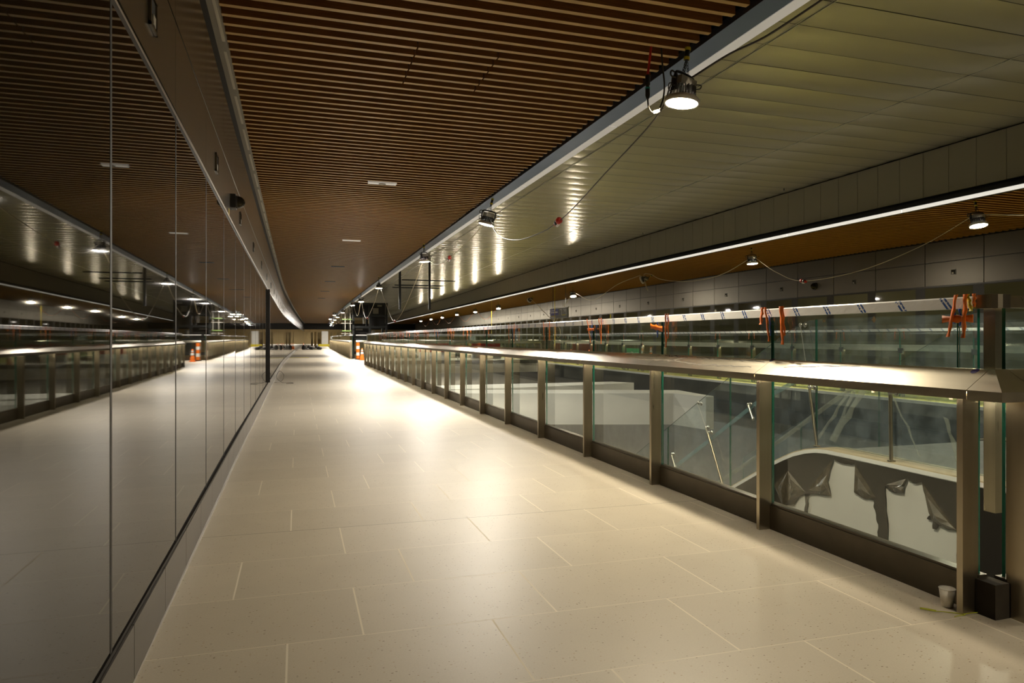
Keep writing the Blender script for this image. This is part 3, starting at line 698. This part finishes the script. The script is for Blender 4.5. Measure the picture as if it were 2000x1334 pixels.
def straps(label, side, X, y, spec, grp):
    """spec: list of (kind, dy, length, width, lean)"""
    x = X - side * .008; root = thing('flagging_strap', label, 'strap', (x, y, 1.53), grp); lo = root.location.copy()
    for kind, dy, ln, w, lean in spec:
        if kind == 'o': build('orange_strip', hang(None, x - side * .010, y + dy, 1.545, 1.545 - ln, w, lean), 'orange', root, lo)
        elif kind == 'b': build('blue_strip', hang(None, x + side * .002, y + dy, 1.475, 1.475 - ln, w, lean), 'bluetape', root, lo)
        elif kind == 'y': build('yellow_cord', hang(None, x - side * .004, y + dy, 1.545, 1.545 - ln, w, lean), 'yellow', root, lo)
        elif kind == 'h':
            pts = [(x - side * .004 - .002 * (i % 2), y + dy + ln * (i / 6 - .5), 1.425 + lean * (i / 6 - .5)) for i in range(7)]
            build('orange_wrap', ribbon(pts, w, (0, 0, 1), wob=.004), 'orange', root, lo)
    return root
XT = 3.153
straps('large orange flagging strips with blue tape wrapped at the near end of the top rail', 1, XT, 2.60,
       [('o', 0.0, .21, .026, .045), ('o', -.05, .215, .03, .012), ('h', .0, .17, .038, .0), ('b', .02, .075, .016, 0), ('b', -.01, .085, .016, 0), ('b', -.035, .08, .014, 0), ('y', -.055, .085, .028, -.02), ('o', -.095, .065, .022, 0)], 'orange straps on the near top rail')
straps('orange strip pair with blue tape on the top rail, second cluster from the right', 1, XT, 4.0,
       [('o', .06, .24, .03, -.04), ('o', .09, .12, .05, .02), ('b', .03, .13, .022, -.01), ('o', -.10, .26, .045, -.02), ('o', -.12, .20, .03, -.02)], 'orange straps on the near top rail')
straps('orange strip wrapped round the top rail with a blue tag, third cluster from the right', 1, XT, 5.5,
       [('h', .10, .22, .05, .03), ('b', .09, .14, .05, 0), ('o', -.08, .30, .05, .0), ('o', -.12, .22, .03, 0)], 'orange straps on the near top rail')
straps('orange strips on both sides of a blue tag on the top rail, fourth cluster', 1, XT, 7.02,
       [('o', .14, .27, .035, -.10), ('h', .06, .18, .03, 0), ('b', .03, .18, .03, 0), ('o', -.18, .28, .04, -.06), ('o', -.24, .25, .04, 0)], 'orange straps on the near top rail')
for i in range(4, 18):
    y = 2.5 + 1.52 * i; sp = [('o', .02 + .06 * (i % 2), .20 + .05 * ((i * 7) % 3), .05, -.03)]
    if i % 3: sp.append(('o', -.22, .24 + .03 * (i % 2), .045, .02))
    if i % 4 == 1: sp.append(('b', -.1, .16, .04, 0))
    straps('small orange strap on the near top rail, %s cluster counted from the foreground corner' % ORD[i].replace(' nearest', '').replace('nearest', 'first'), 1, XT + CN(y), y, sp, 'orange straps on the near top rail')
for i in range(0, 13):
    y = 12.05 + 1.765 * i; sp = [('o', .0, .24 + .04 * (i % 3), .06, -.03)]
    if i % 3 != 2: sp.append(('o', .22, .25, .06, .02))
    straps('faded orange strap on the opposite guardrail, %s from the right edge' % ORD[i].replace(' nearest', '').replace('nearest', 'first'), -1, 12.95 + CF(y) , y, sp, 'orange straps on the opposite guardrail')

# ------------------------------------------------------------------ stair in the void
SX = 5.9
path = [(2.55, .035), (4.8, .035), (6.2, .035), (6.55, .033), (6.72, .018), (6.9, -.02), (7.1, -.085), (7.27, -.16), (7.45, -.25), (7.6, -.335), (9.0, -1.12), (11.0, -2.24), (15.6, -4.82)]
st = thing('staircase', 'stair descending through the void with stone-topped white stringer and glass sides', 'staircase', (SX, 6.5, 0)); lo = st.location.copy()
def tan_at(i):
    a, b = path[max(0, i - 1)], path[min(len(path) - 1, i + 1)]; v = Vector((b[0] - a[0], b[1] - a[1])); v.normalize(); return v
def stringer(x0, x1, h0, h1):
    stn = []
    for i, (y, z) in enumerate(path):
        t = tan_at(i); nrm = Vector((-t.y, t.x))
        stn.append(lambda a, h, y=y, z=z, n=nrm: (a, y + n.x * h, z + n.y * h))
    m = MB(); m.strip([(x0, h0), (x1, h0), (x1, h1), (x0, h1)], stn); return m
build('stone_ledge', stringer(SX, SX + .32, -.012, 0.0), 'stone', st, lo)
build('ledge_edge', stringer(SX - .004, SX + .30, -.055, -.012), 'white', st, lo)
outline = [(y, z - .056) for y, z in path] + [(15.6, -5.0), (2.55, -5.0)]
m = MB(); m.poly(outline, (), .12, lambda a, b, t: (SX + .004 + t, a, b)); build('side_panel', m, 'plaster', st, lo)
m = MB(); m.box(SX + .3, 8.7, 2.42, 6.75, -.3, -.02); build('landing', m, 'conc', st, lo)
m = MB(); k = 0
y, z = 6.75, -.02
while z > -4.9:
    z -= .17; m.box(SX + .12, 8.7, y, y + .32, z - .17, z); y += .30
build('step_flight', m, 'conc', st, lo)
build('stone_ledge', stringer(8.6, 8.9, -.012, 0.0), 'stone', st, lo)
m = MB(); m.poly(outline, (), .12, lambda a, b, t: (8.74 + t, a, b)); build('side_panel', m, 'plaster', st, lo)
# glass sides
def stair_glass(x, cuts):
    def g(i0, y0, y1, off):
        pass
    tops = [(1.95, 1.56), (6.70, 1.56), (6.95, 1.545), (7.2, 1.47), (7.5, 1.33), (9.2, .43), (12.0, -1.12), (15.2, -2.9)]
    ti = interp(tops); bi = interp(path)
    for a, b in cuts:
        ys = [a] + [q for q, _ in tops + path if a < q < b] + [b]; ys = sorted(set(ys))
        m = MB(); vs = []
        for yy in ys: vs += [(x, yy, bi(yy) + .03), (x, yy, ti(yy)), (x + .016, yy, ti(yy)), (x + .016, yy, bi(yy) + .03)]
        fs = []; mi = []
        for i in range(len(ys) - 1):
            for j in range(4):
                m.add([vs[4 * i + j], vs[4 * i + (j + 1) % 4], vs[4 * i + 4 + (j + 1) % 4], vs[4 * i + 4 + j]], [(0, 1, 2, 3)], mi=0 if j in (0, 2) else 1)
        m.add(vs[:4], [(0, 1, 2, 3)], mi=1); m.add(vs[-4:], [(0, 1, 2, 3)], mi=1)
        build('glass_panel', m, ['dusty', 'gedge'], st, lo)
stair_glass(SX + .10, ((2.6, 4.95), (4.97, 6.82), (6.84, 8.55), (8.57, 10.3), (10.32, 12.0), (12.02, 13.7)))
stair_glass(8.72, ((2.6, 4.95), (4.97, 6.82), (6.84, 8.55), (8.57, 10.3), (10.32, 12.0)))
m = MB()
m.strip([(SX + .098, -.03), (SX + .098, .03), (SX + .118, .03), (SX + .118, -.03)], [(lambda a, z, y=y, b=b: (a, y, b + z)) for y, b in ((7.2, .78), (8.0, .42), (9.0, -.18), (11.0, -1.35), (13.6, -2.9))]); build('glass_seam', m, 'seam', st, lo)
def disc(m, c, r=.03): m.lathe([(r * .6, -.006), (r, -.002), (r, .006), (r * .6, .012)], 14, c, M=Vector((-1, 0, 0)).to_track_quat('Z', 'Y').to_matrix())
def baluster(x, p0, p1, p2, thick):
    """p0 foot, p1 mid clamp, p2 top disc, each (y,z)"""
    root = st; m = MB(); m.tube([(x, *p0), (x, *p1)], thick, 10); m.lathe([(.04, 0), (.04, .012)], 12, (x, p0[0], p0[1])); o = build('baluster', m, 'steel', root, lo)
    m = MB(); disc(m, (x + .04, p1[0] - .04, p1[1] + .02)); disc(m, (x + .04, p1[0] + .04, p1[1] + .02)); m.tube([(x + .02, p1[0] - .045, p1[1] + .02), (x + .02, p1[0] + .045, p1[1] + .02)], .012, 8)
    build('glass_fitting', m, 'alum', o, lo).parent = o
    if p2:
        m = MB(); disc(m, (x + .04, p2[0] - .04, p2[1])); disc(m, (x + .04, p2[0] + .04, p2[1])); m.tube([(x, *p1), (x, *p2)], .004, 6); build('glass_fitting', m, 'alum', o, lo)
baluster(SX + .04, (5.67, .035), (5.68, .735), None, .020)
baluster(SX + .04, (6.75, .03), (6.87, .71), (7.03, 1.49), .016)
baluster(SX + .04, (3.9, .035), (3.9, .735), None, .020)
for k in range(4):
    dy, dz = 1.75 * k, -.98 * k
    baluster(SX + .04, (8.62 + dy, -.88 + dz), (9.03 + dy, -.12 + dz), (9.31 + dy, .31 + dz) if k == 0 else None, .018)
for (a, b) in (((9.10, -.05), (9.00, -.22)), ((8.07, .40), (7.97, .22)), ((10.1, -.62), (10.0, -.80))):
    m = MB(); m.tube([(SX + .05, *a), (SX + .05, *b)], .016, 8); disc(m, (SX + .09, a[0] + .05, a[1])); disc(m, (SX + .09, b[0] + .05, b[1])); disc(m, (SX + .09, a[0], a[1] + .01)); build('patch_fitting', m, 'alum', st, lo)
m = MB(); m.tube(curve([(6.5, 2.2, .80), (6.5, 6.3, .80), (6.5, 6.7, .74), (6.5, 7.1, .52), (6.5, 8.2, -.18), (6.5, 9.4, -.90), (6.5, 12, -2.5), (6.5, 14.8, -4.2)], 6), .030, 8); build('handrail', m, 'sheet', st, lo)

# torn black film over the stair's white side
HA = [(6.419, -.063), (6.346, -.085), (6.281, -.089), (6.202, -.084), (6.112, -.070), (6.101, -.15), (6.117, -.32), (6.117, -.379), (6.048, -.4), (5.974, -.419), (5.85, -.402), (5.85, -.472), (5.828, -.512), (5.814, -.601), (5.786, -.651), (5.8, -.734), (5.779, -.82), (5.779, -1.22), (6.827, -1.57), (6.827, -.81), (6.849, -.757), (6.827, -.674), (6.845, -.613), (6.791, -.55), (6.614, -.517), (6.461, -.496), (6.478, -.419), (6.511, -.339), (6.478, -.208)]
HB = [(5.423, -.094), (5.385, -.109), (5.335, -.125), (5.255, -.093), (5.236, -.18), (5.2, -.298), (5.158, -.394), (5.2, -.441), (5.129, -.449), (5.135, -.523), (5.094, -.523), (5.07, -.475), (4.99, -.485), (4.884, -.472), (4.873, -.585), (4.879, -.808), (4.879, -1.089), (5.668, -1.373), (5.668, -.811), (5.661, -.618), (5.688, -.479), (5.688, -.366), (5.695, -.221), (5.634, -.259), (5.567, -.272), (5.468, -.251), (5.462, -.184)]
HC = [(6.891, -.565), (6.975, -.616), (7.07, -.73), (7.129, -.757), (7.237, -.789), (7.308, -.826), (7.308, -1.552), (6.901, -1.424), (6.901, -.796), (6.878, -.686)]
out = [(y, z - .060) for y, z in path if y < 9.1] + [(9.0, -3.2), (2.6, -3.2)]
fr = thing('plastic_film', 'torn black plastic film hanging over the white side of the stair', 'plastic film', (SX - .01, 5.8, -.05)); fl_ = fr.location.copy()
jag = lambda h: [p for a, b in zip(h, h[1:] + h[:1]) for p in (a, ((a[0] + b[0]) / 2 + random.uniform(-.008, .008), (a[1] + b[1]) / 2 + random.uniform(-.008, .008)))]
m = MB(); m.poly(out, [jag(HA), jag(HB), jag(HC)], .003, lambda a, b, t: (SX - .010 - t, a, b)); build('film_sheet', m, 'poly', fr, fl_)
for pl in ([(7.187, -.339), (7.452, -.568), (7.287, -.808), (7.168, -.699)], [(7.187, -.339), (7.168, -.699), (6.975, -.616), (6.882, -.537)], [(6.444, -.077), (6.827, -.506), (6.614, -.517), (6.461, -.496), (6.511, -.339)],
           [(6.101, -.067), (5.814, -.371), (5.974, -.419), (6.117, -.379)], [(5.688, -.208), (5.436, -.097), (5.462, -.184), (5.468, -.251), (5.567, -.267)], [(5.248, -.097), (4.879, -.466), (4.99, -.485), (5.129, -.449), (5.176, -.377)]):
    m = MB(); cy = sum(p[0] for p in pl) / len(pl); cz = sum(p[1] for p in pl) / len(pl); k = len(pl)
    vs = [(SX - .016, a, b) for a, b in pl] + [(SX - .016 - .03 * random.random(), (a + cy) / 2 + random.uniform(-.02, .02), (b + cz) / 2 + random.uniform(-.02, .02)) for a, b in pl] + [(SX - .05, cy, cz)]
    fs = [(i, (i + 1) % k, k + (i + 1) % k, k + i) for i in range(k)] + [(k + i, k + (i + 1) % k, 2 * k) for i in range(k)]
    m.add(vs, fs); build('torn_flap', m, 'flap', fr, fl_)
sh = thing('plastic_sheeting', 'clear plastic sheeting gathered in diagonal strands over the stair head', 'plastic sheeting', (6.45, 7.0, .04)); sl = sh.location.copy()
for a, b, w in (((7.27, .03), (6.75, .675), .05), ((7.05, .04), (6.67, .68), .05), ((7.02, .035), (6.53, .71), .09), ((5.75, .05), (6.1, .66), .04), ((5.3, .06), (5.45, .5), .06)):
    m = MB()
    pts = [(6.42 + .012 * (i % 2), a[0] + (b[0] - a[0]) * i / 6 + random.uniform(-.006, .006), a[1] + (b[1] - a[1]) * i / 6) for i in range(7)]
    m = ribbon(pts, w, (0, 1, .3), .004, .01); build('sheet_strand', m, 'sheet', sh, sl)

# pale slab edges in the void behind the stair
m = MB(); m.poly([(3.2, 16.3), (5.05, 15.72), (8.64, 14.6), (8.86, 13.55), (9.1, 13.6), (9.3, 15.5), (5.2, 16.9), (3.2, 17.4)], (), .75, lambda a, b, t: (a, b, -.005 - t)); struct('trim_9', m, 'plaster')
m = MB(); m.poly([(3.2, 17.5), (5.6, 17.5), (8.46, 18.1), (9.6, 18.46), (9.18, 19.1), (3.2, 19.0)], (), .55, lambda a, b, t: (a, b, -.005 - t)); struct('trim_10', m, 'plaster')

# ------------------------------------------------------------------ small things on and above the walkway
def lid(name, label, cat, grp=None): return None
for i, (y, rnd) in enumerate(((11.93, 1), (19.19, 0), (26.35, 0), (33.5, 0), (40.6, 0), (47.8, 0))):
    c = Vector((1.40 + CN(y) * .8, y, 3.99)); lab = ['white ceiling speaker with round grille set between the oak slats', 'white slot panel in the slatted ceiling, next one past the round speaker'] 
    root = thing('ceiling_speaker' if rnd else 'ceiling_panel', lab[i] if i < 2 else 'small slot panel in the slatted ceiling, %s along the walkway' % ORD[i], 'ceiling fixture', c, None)
    l = root.location.copy(); m = MB(); m.box(c.x - .24, c.x + .24, c.y - .065, c.y + .065, c.z - .012, c.z + .05); build('frame', m, 'diffuser' if i < 2 else 'darkg', root, l)
    if rnd:
        m = MB(); m.lathe([(.062, 0), (.062, -.006), (.05, -.008), (.001, -.008)], 20, (c.x, c.y, c.z - .012), caps=False); build('grille', m, 'driver', root, l)
cc = thing('security_camera', 'black dome camera on the upper left wall panel', 'camera', (WX(7.6), 7.6, 2.73)); l = cc.location.copy()
m = MB(); x = WX(7.6); m.box(x, x + .05, 7.52, 7.68, 2.66, 2.80); build('camera_mount', m, 'blackm', cc, l)
m = MB(); m.lathe([(.062, 0), (.062, .03), (.05, .06), (.028, .08), (.001, .087)], 18, (x + .05, 7.6, 2.73), M=Vector((1, 0, 0)).to_track_quat('Z', 'Y').to_matrix(), caps=False); build('camera_dome', m, 'tinted', cc, l)
m = MB(); m.lathe([(.066, -.002), (.066, .014)], 18, (x + .05, 7.6, 2.73), M=Vector((1, 0, 0)).to_track_quat('Z', 'Y').to_matrix()); build('camera_ring', m, 'heat', cc, l)
m = MB(); m.box(x, x + .004, 7.31, 7.37, 2.545, 2.615); tag(build('sticker', m, 'yellow', None, (x, 7.34, 2.58)), 'small yellow tag stuck on the wall below the dome camera', 'sticker')
def wallbox(x, y, z, d, label, grp, i):
    fm = 'bronze' if d > 0 else 'greige'
    root = thing('wall_fixture', label, 'wall fixture', (x, y, z), grp); l = root.location.copy()
    m = MB(); h = .075
    for (a, b, c, e) in ((-h, h, h - .012, h), (-h, h, -h, -h + .012), (-h, -h + .012, -h, h), (h - .012, h, -h, h)):
        m.box(*sorted((x, x + d * .012)), y + a, y + b, z + c, z + e)
    build('frame', m, fm, root, l)
    m = MB(); m.box(*sorted((x, x + d * .004)), y - h + .01, y + h - .01, z - h + .01, z + h - .01); build('recess', m, 'black', root, l)
    m = MB(); m.box(*sorted((x + d * .004, x + d * .010)), y - .01, y + .045, z - .05, z - .005); build('device', m, 'driver', root, l)
for i in range(14):
    y = 3.37 + 2.748 * i; wallbox(WX(y), y, 2.765, 1, 'square recessed fixture on the left wall band, %s' % ORD[i], 'square fixtures along the left wall', i)
for i in range(16):
    y = 10.62 + 3.48 * i; wallbox(XFW + CF(y), y, 3.11, -1, 'square recessed fixture high on the opposite wall, %s from the right' % ORD[i].replace(' nearest', '').replace('nearest', 'first'), 'square fixtures along the opposite wall', i)
for i, y in enumerate((19.33, 47.0)):
    x = XFW + CF(y); root = thing('security_camera', 'black dome camera on the opposite wall ' + ('below the dangling plug' if i == 0 else 'far down the hall'), 'camera', (x, y, 3.1)); l = root.location.copy()
    q = Vector((-1, 0, 0)).to_track_quat('Z', 'Y').to_matrix()
    m = MB(); m.lathe([(.13, 0), (.13, .05)], 18, (x, y, 3.1), M=q); build('camera_mount', m, 'blackm', root, l)
    m = MB(); m.lathe([(.11, .05), (.09, .11), (.05, .15), (.001, .16)], 18, (x, y, 3.1), M=q, caps=False); build('camera_dome', m, 'tinted', root, l)
for i, (x, y) in enumerate(((12.03, 14.84), (12.15, 22.66), (12.4, 30.5))):
    root = thing('sprinkler', 'small dark sprinkler head under the high metal ceiling, %s' % ORD[i], 'sprinkler', (x, y, ZV - .01), 'sprinklers of the high ceiling'); l = root.location.copy()
    m = MB(); m.tube([(x, y, ZV), (x, y, ZV - .05)], .012, 8); build('body', m, 'blackm', root, l)
    m = MB(); m.lathe([(.02, 0), (.026, .004)], 10, (x, y, ZV - .058)); build('deflector', m, 'blackm', root, l)
# paper cup and string by the corner post
cp = thing('paper_cup', 'white paper cup standing on the floor behind the foreground post', 'cup', (3.075, 2.60, 0)); l = cp.location.copy()
m = MB(); m.lathe([(.024, 0.0), (.026, .0), (.036, .088), (.034, .088), (.025, .006), (.001, .006)], 24, l, caps=False); build('cup_body', m, 'paper', cp, l)
m = MB(); m.tube([(l.x + .036 * math.cos(t), l.y + .036 * math.sin(t), .089) for t in [2 * math.pi * i / 24 for i in range(24)]], .0022, 6, closed=True); build('cup_rim', m, 'paper', cp, l)
sg = thing('string', 'lime green string knotted round the foot of the foreground post', 'string', (3.05, 2.49, .004)); l = sg.location.copy()
m = MB(); m.tube(curve([(2.915, 2.605, .005), (2.95, 2.565, .005), (2.99, 2.545, .004), (3.03, 2.515, .004), (3.046, 2.49, .006), (3.056, 2.483, .010), (3.10, 2.486, .008), (3.16, 2.488, .004)], 8), .0022, 6)
m.tube(curve([(2.985, 2.485, .003), (3.01, 2.487, .004), (3.045, 2.486, .004)], 6), .002, 6); build('strand', m, 'green', sg, l)
m = MB(); m.tube(curve([(2.912, 2.61, .006), (2.925, 2.597, .007), (2.94, 2.58, .007), (2.96, 2.562, .005)], 5), .0045, 6); m.lathe([(.001, 0), (.006, .003), (.006, .008), (.001, .011)], 8, (3.047, 2.487, .001)); build('knot', m, 'green', sg, l)
m = MB(); m.tube(curve([(WX(22) + .05, 21.6, .01), (-.45, 22.2, .012), (-.38, 21.9, .2), (-.52, 22.6, .30), (-.60, 22.3, .12), (-.42, 21.4, .012), (-.2, 21.35, .01), (-.1, 21.0, .01), (-.3, 20.8, .01)], 8), .006, 6)
tag(build('wire', m, 'cord', None, (-.45, 21.6, .01)), 'loose dark wire looping up from the floor at the foot of the left wall', 'wire')
for i, y in enumerate((47.8, 80.2)):
    m = MB(); m.box(WX(y) + .05 + (0 if i == 0 else 1.3), .75 + .9 * i + (.9 if i else 0), y, y + .35, .002, .012); tag(build('tactile_strip', m, 'tactile', None, (.2, y, .003)), 'yellow strip lying across the far walkway floor, %s' % ORD[i], 'floor strip')

# ------------------------------------------------------------------ hanging frames and signs
hf = thing('hanging_frame', 'dark suspended frame of two rods and three bars under the high ceiling', 'hanging frame', (5.6, 34, 5.18)); l = hf.location.copy()
for x in (4.85, 6.33): m = MB(); m.box(x - .05, x + .05, 33.95, 34.05, 2.74, 5.19); build('rod', m, 'darkg', hf, l)
for x0, x1, y, z in ((4.95, 7.65, 34.0, 4.2), (4.62, 7.08, 34.2, 3.955), (4.52, 6.88, 34.3, 3.84)): m = MB(); m.box(x0, x1, y - .03, y + .03, z - .025, z + .025); build('crossbar', m, 'darkg', hf, l)
sgn = thing('platform_sign', 'blue and grey hanging platform sign under the far timber ceiling', 'sign', (12.95, 33.2, 2.62)); l = sgn.location.copy()
m = MB(); m.box(12.93, 12.99, 31.95, 34.45, 2.36, 2.86); build('sign_box', m, 'signgrey', sgn, l)
m = MB(); m.box(12.92, 13.0, 31.9, 34.5, 2.86, 2.90); build('sign_rail', m, 'alum', sgn, l)
m = MB(); m.box(12.922, 12.93, 33.2, 34.42, 2.52, 2.84); build('blue_field', m, 'signblue', sgn, l)
m = MB()
for y0, y1, z in ((33.75, 34.3, 2.77), (33.35, 34.3, 2.69), (33.3, 34.3, 2.65), (33.6, 34.25, 2.42), (32.15, 32.5, 2.78), (32.7, 33.0, 2.78), (32.2, 32.4, 2.70)): m.box(12.917, 12.922, y0, y1, z - .015, z + .015)
for y in (34.32, 32.75, 32.12): m.box(12.917, 12.922, y - .02, y + .02, 2.5 if y < 34 else 2.45, 2.80)
build('white_lines', m, 'white', sgn, l)
m = MB(); m.box(12.917, 12.922, 33.7, 34.3, 2.46, 2.49); m.box(12.917, 12.922, 32.2, 32.7, 2.48, 2.52); build('yellow_lines', m, 'yellow', sgn, l)
m = MB()
for y in (32.3, 34.1): m.tube([(12.96, y, 2.9), (12.96, y, 4.02)], .012, 6)
build('hanger', m, 'darkg', sgn, l)
for i, (x, y) in enumerate(((12.8, 33.4), (13.2, 47.0))):
    m = MB(); m.tube([(x, y, 4.0), (x, y, 2.9), (x, y, .9 + .6 * i)], .012, 6); tag(build('rope', m, 'yellow', None, (x, y, 3.0)), 'thin yellow line hanging from the far ceiling, ' + ('right-hand one by the sign' if i == 0 else 'left-hand one'), 'rope')
gs = thing('green_sign', 'green sign board with white lettering standing on the opposite walkway', 'sign', (13.3, 25.6, 0)); l = gs.location.copy()
m = MB(); m.box(13.28, 13.30, 25.1, 26.2, .62, .90); build('board', m, 'tgreen', gs, l)
m = MB()
for y0, y1, z0, z1 in ((25.12, 25.42, .65, .73), (25.45, 25.55, .65, .72), (25.60, 25.66, .65, .76), (25.72, 25.78, .65, .76), (25.82, 26.16, .65, .72)): m.box(13.27, 13.28, y0, y1, z0, z1)
build('lettering', m, 'white', gs, l)
m = MB()
for y in (25.2, 26.1): m.box(13.285, 13.315, y - .02, y + .02, 0, .64)
build('leg', m, 'darkg', gs, l)

# ------------------------------------------------------------------ site clutter far down the hall
def cone_proto():
    r = thing('traffic_cone', '', 'traffic cone', (0, 0, 0), 'orange traffic cones')
    m = MB(); m.lathe([(.14, .03), (.135, .04), (.035, .70), (.02, .71)], 18); build('cone_body', m, 'orange', r)
    m = MB(); m.lathe([(.094, .36), (.073, .50)], 18, caps=False); m.lathe([(.066, .55), (.055, .62)], 18, caps=False)
    for i in range(len(m.v)): m.v[i] = (m.v[i][0] * 1.03, m.v[i][1] * 1.03, m.v[i][2])
    build('white_band', m, 'white', r)
    m = MB(); m.box(-.18, .18, -.18, .18, 0, .03); build('base', m, 'orange', r)
    return r
CP = cone_proto(); spots = [(3.72, 41.9, 'traffic cone beside the end of the near guardrail'), (12.1, 39.0, 'traffic cone on the link bridge near its far end'), (13.9, 37.2, 'traffic cone on the opposite walkway, left of the red barriers'),
    (14.2, 34.6, 'traffic cone on the opposite walkway, third from the link bridge'), (14.3, 32.4, 'traffic cone on the opposite walkway below the hanging sign'), (14.4, 27.4, 'traffic cone on the opposite walkway left of the green sign'), (14.4, 23.0, 'traffic cone on the opposite walkway right of the green sign'),
    (.72, 84.0, 'orange cone against the left wall by the dark pile')]
for i, (x, y, lab) in enumerate(spots):
    if i == 0: CP.location = (x, y, 0); CP['label'] = lab
    else: dup(CP, (x, y, 0), (0, 0, i), lab)
def barrier(x, y, rz, label):
    r = thing('barrier', label, 'barrier', (x, y, 0), 'red and white plastic barriers'); r.rotation_euler = (0, 0, rz)
    m = MB(); m.strip([(-.25, 0), (.25, 0), (.22, .15), (.12, .42), (-.12, .42), (-.22, .15)], [(lambda a, z, s=s: (s, a, z)) for s in (-.95, .95)]); build('white_base', m, 'white', r)
    m = MB(); m.strip([(-.12, .42), (.12, .42), (.08, .98), (-.08, .98)], [(lambda a, z, s=s: (s, a, z)) for s in (-.95, .95)]); m.box(-.5, -.2, -.125, .125, .5, .6); m.box(.2, .5, -.125, .125, .5, .6); build('red_top', m, 'red', r)
barrier(11.6, 42.6, .1, 'red plastic barrier on a white base, right of two on the link bridge'); barrier(8.4, 43.6, .05, 'red plastic barrier on a white base, left of two on the link bridge')
dr = thing('delineator_post', 'orange and white banded delineator post behind the end of the near guardrail', 'delineator', (3.60, 43.4, 0)); l = dr.location.copy()
for k in range(5): m = MB(); m.lathe([(.11, .04 + .2 * k), (.105, .235 + .2 * k)], 18, l); build('orange_band' if k % 2 == 0 else 'white_band', m, 'orange' if k % 2 == 0 else 'white', dr, l)
m = MB(); m.lathe([(.2, 0), (.2, .04)], 20, l); build('rubber_base', m, 'blackm', dr, l)
tw = thing('steel_tower', 'dark steel-framed lift tower standing in the void beyond the bridge', 'tower', (6.2, 62, -5)); l = tw.location.copy()
for x in (4.75, 6.2, 7.65):
    for y in (62, 65): m = MB(); m.box(x - .09, x + .09, y - .09, y + .09, -5, 4.45); build('column', m, 'darkg', tw, l)
for z in (-2.5, .0, 1.2, 2.3, 3.3, 4.36):
    m = MB(); m.box(4.7, 7.7, 61.93, 62.07, z - .09, z + .09); build('beam', m, 'darkg', tw, l)
    m = MB(); m.box(4.7, 7.7, 64.93, 65.07, z - .09, z + .09); build('beam', m, 'darkg', tw, l)
for x0, x1, z0, z1 in ((4.8, 6.15, 3.35, 4.3), (6.25, 7.6, 2.4, 3.25), (6.25, 7.6, 3.4, 4.3), (4.8, 6.15, 1.3, 2.2), (6.25, 7.6, .1, 1.1)): m = MB(); m.box(x0, x1, 62.6, 62.64, z0, z1); build('infill_panel', m, 'blackm', tw, l)
for x0, x1, z0, z1 in ((6.5, 7.0, 3.5, 4.0), (6.9, 7.3, 4.15, 4.35), (5.6, 5.75, 2.6, 3.9), (5.0, 5.6, 2.0, 2.15), (6.4, 6.7, 1.4, 2.0)): m = MB(); m.box(x0, x1, 62.5, 62.55, z0, z1); build('pale_panel', m, 'driver', tw, l)
sc = thing('scaffold', 'pipe scaffold with green planks left of the dark tower', 'scaffold', (4.1, 62, -5)); l = sc.location.copy()
for x in (3.98, 4.42):
    for y in (61, 63.5): m = MB(); m.tube([(x, y, -5), (x, y, 3.95)], .035, 8); build('pole', m, 'driver', sc, l)
for z in (.6, 1.7, 2.6, 3.5):
    for y in (61, 63.5): m = MB(); m.tube([(3.65, y, z), (4.55, y, z)], .025, 6); build('cross_pole', m, 'driver', sc, l)
for z in (1.9, 2.9): m = MB(); m.box(3.72, 4.5, 60.9, 63.6, z, z + .08); build('plank', m, 'plank', sc, l)
for i in range(11):
    x = 2.2 + i * .52; w = .32 + .08 * (i % 3); m = MB(); y = 118 + (i % 2) * .6
    m.hexa([(x, y, 0), (x + w, y, 0), (x + w, y + .06, 0), (x, y + .06, 0), (x, y + .35, 2.25 + .1 * (i % 2)), (x + w, y + .35, 2.25 + .1 * (i % 2)), (x + w, y + .41, 2.25 + .1 * (i % 2)), (x, y + .41, 2.25 + .1 * (i % 2))])
    tag(build('plywood_board', m, 'ply', None, (x, y, 0)), 'tan plywood board standing at the far end of the walkway', 'board', 'plywood boards at the far end')
cb = thing('cabinet', 'pale tall cabinet on a yellow plinth at the far end of the walkway', 'cabinet', (4.3, 112, 0)); l = cb.location.copy()
m = MB(); m.box(3.7, 4.7, 112, 112.7, .35, 2.4); build('cabinet_body', m, 'plaster', cb, l)
m = MB(); m.box(3.2, 4.9, 111.8, 112.9, 0, .35); build('plinth', m, 'yellow', cb, l)
for i in range(7):
    x = .75 + .28 * i; y = 80 + .5 * (i % 3); m = MB(); h = .22 + .12 * ((7 - i) % 3) + (.2 if i == 0 else 0)
    m.lathe([(.20, 0), (.27, h * .35), (.22, h * .8), (.08, h)], 9, (x, y, 0), smooth=False)
    tag(build('dark_sack', m, 'blackm', None, (x, y, 0)), 'dark lumpy sack in the pile beside the left wall', 'sack', 'pile of dark sacks by the left wall')
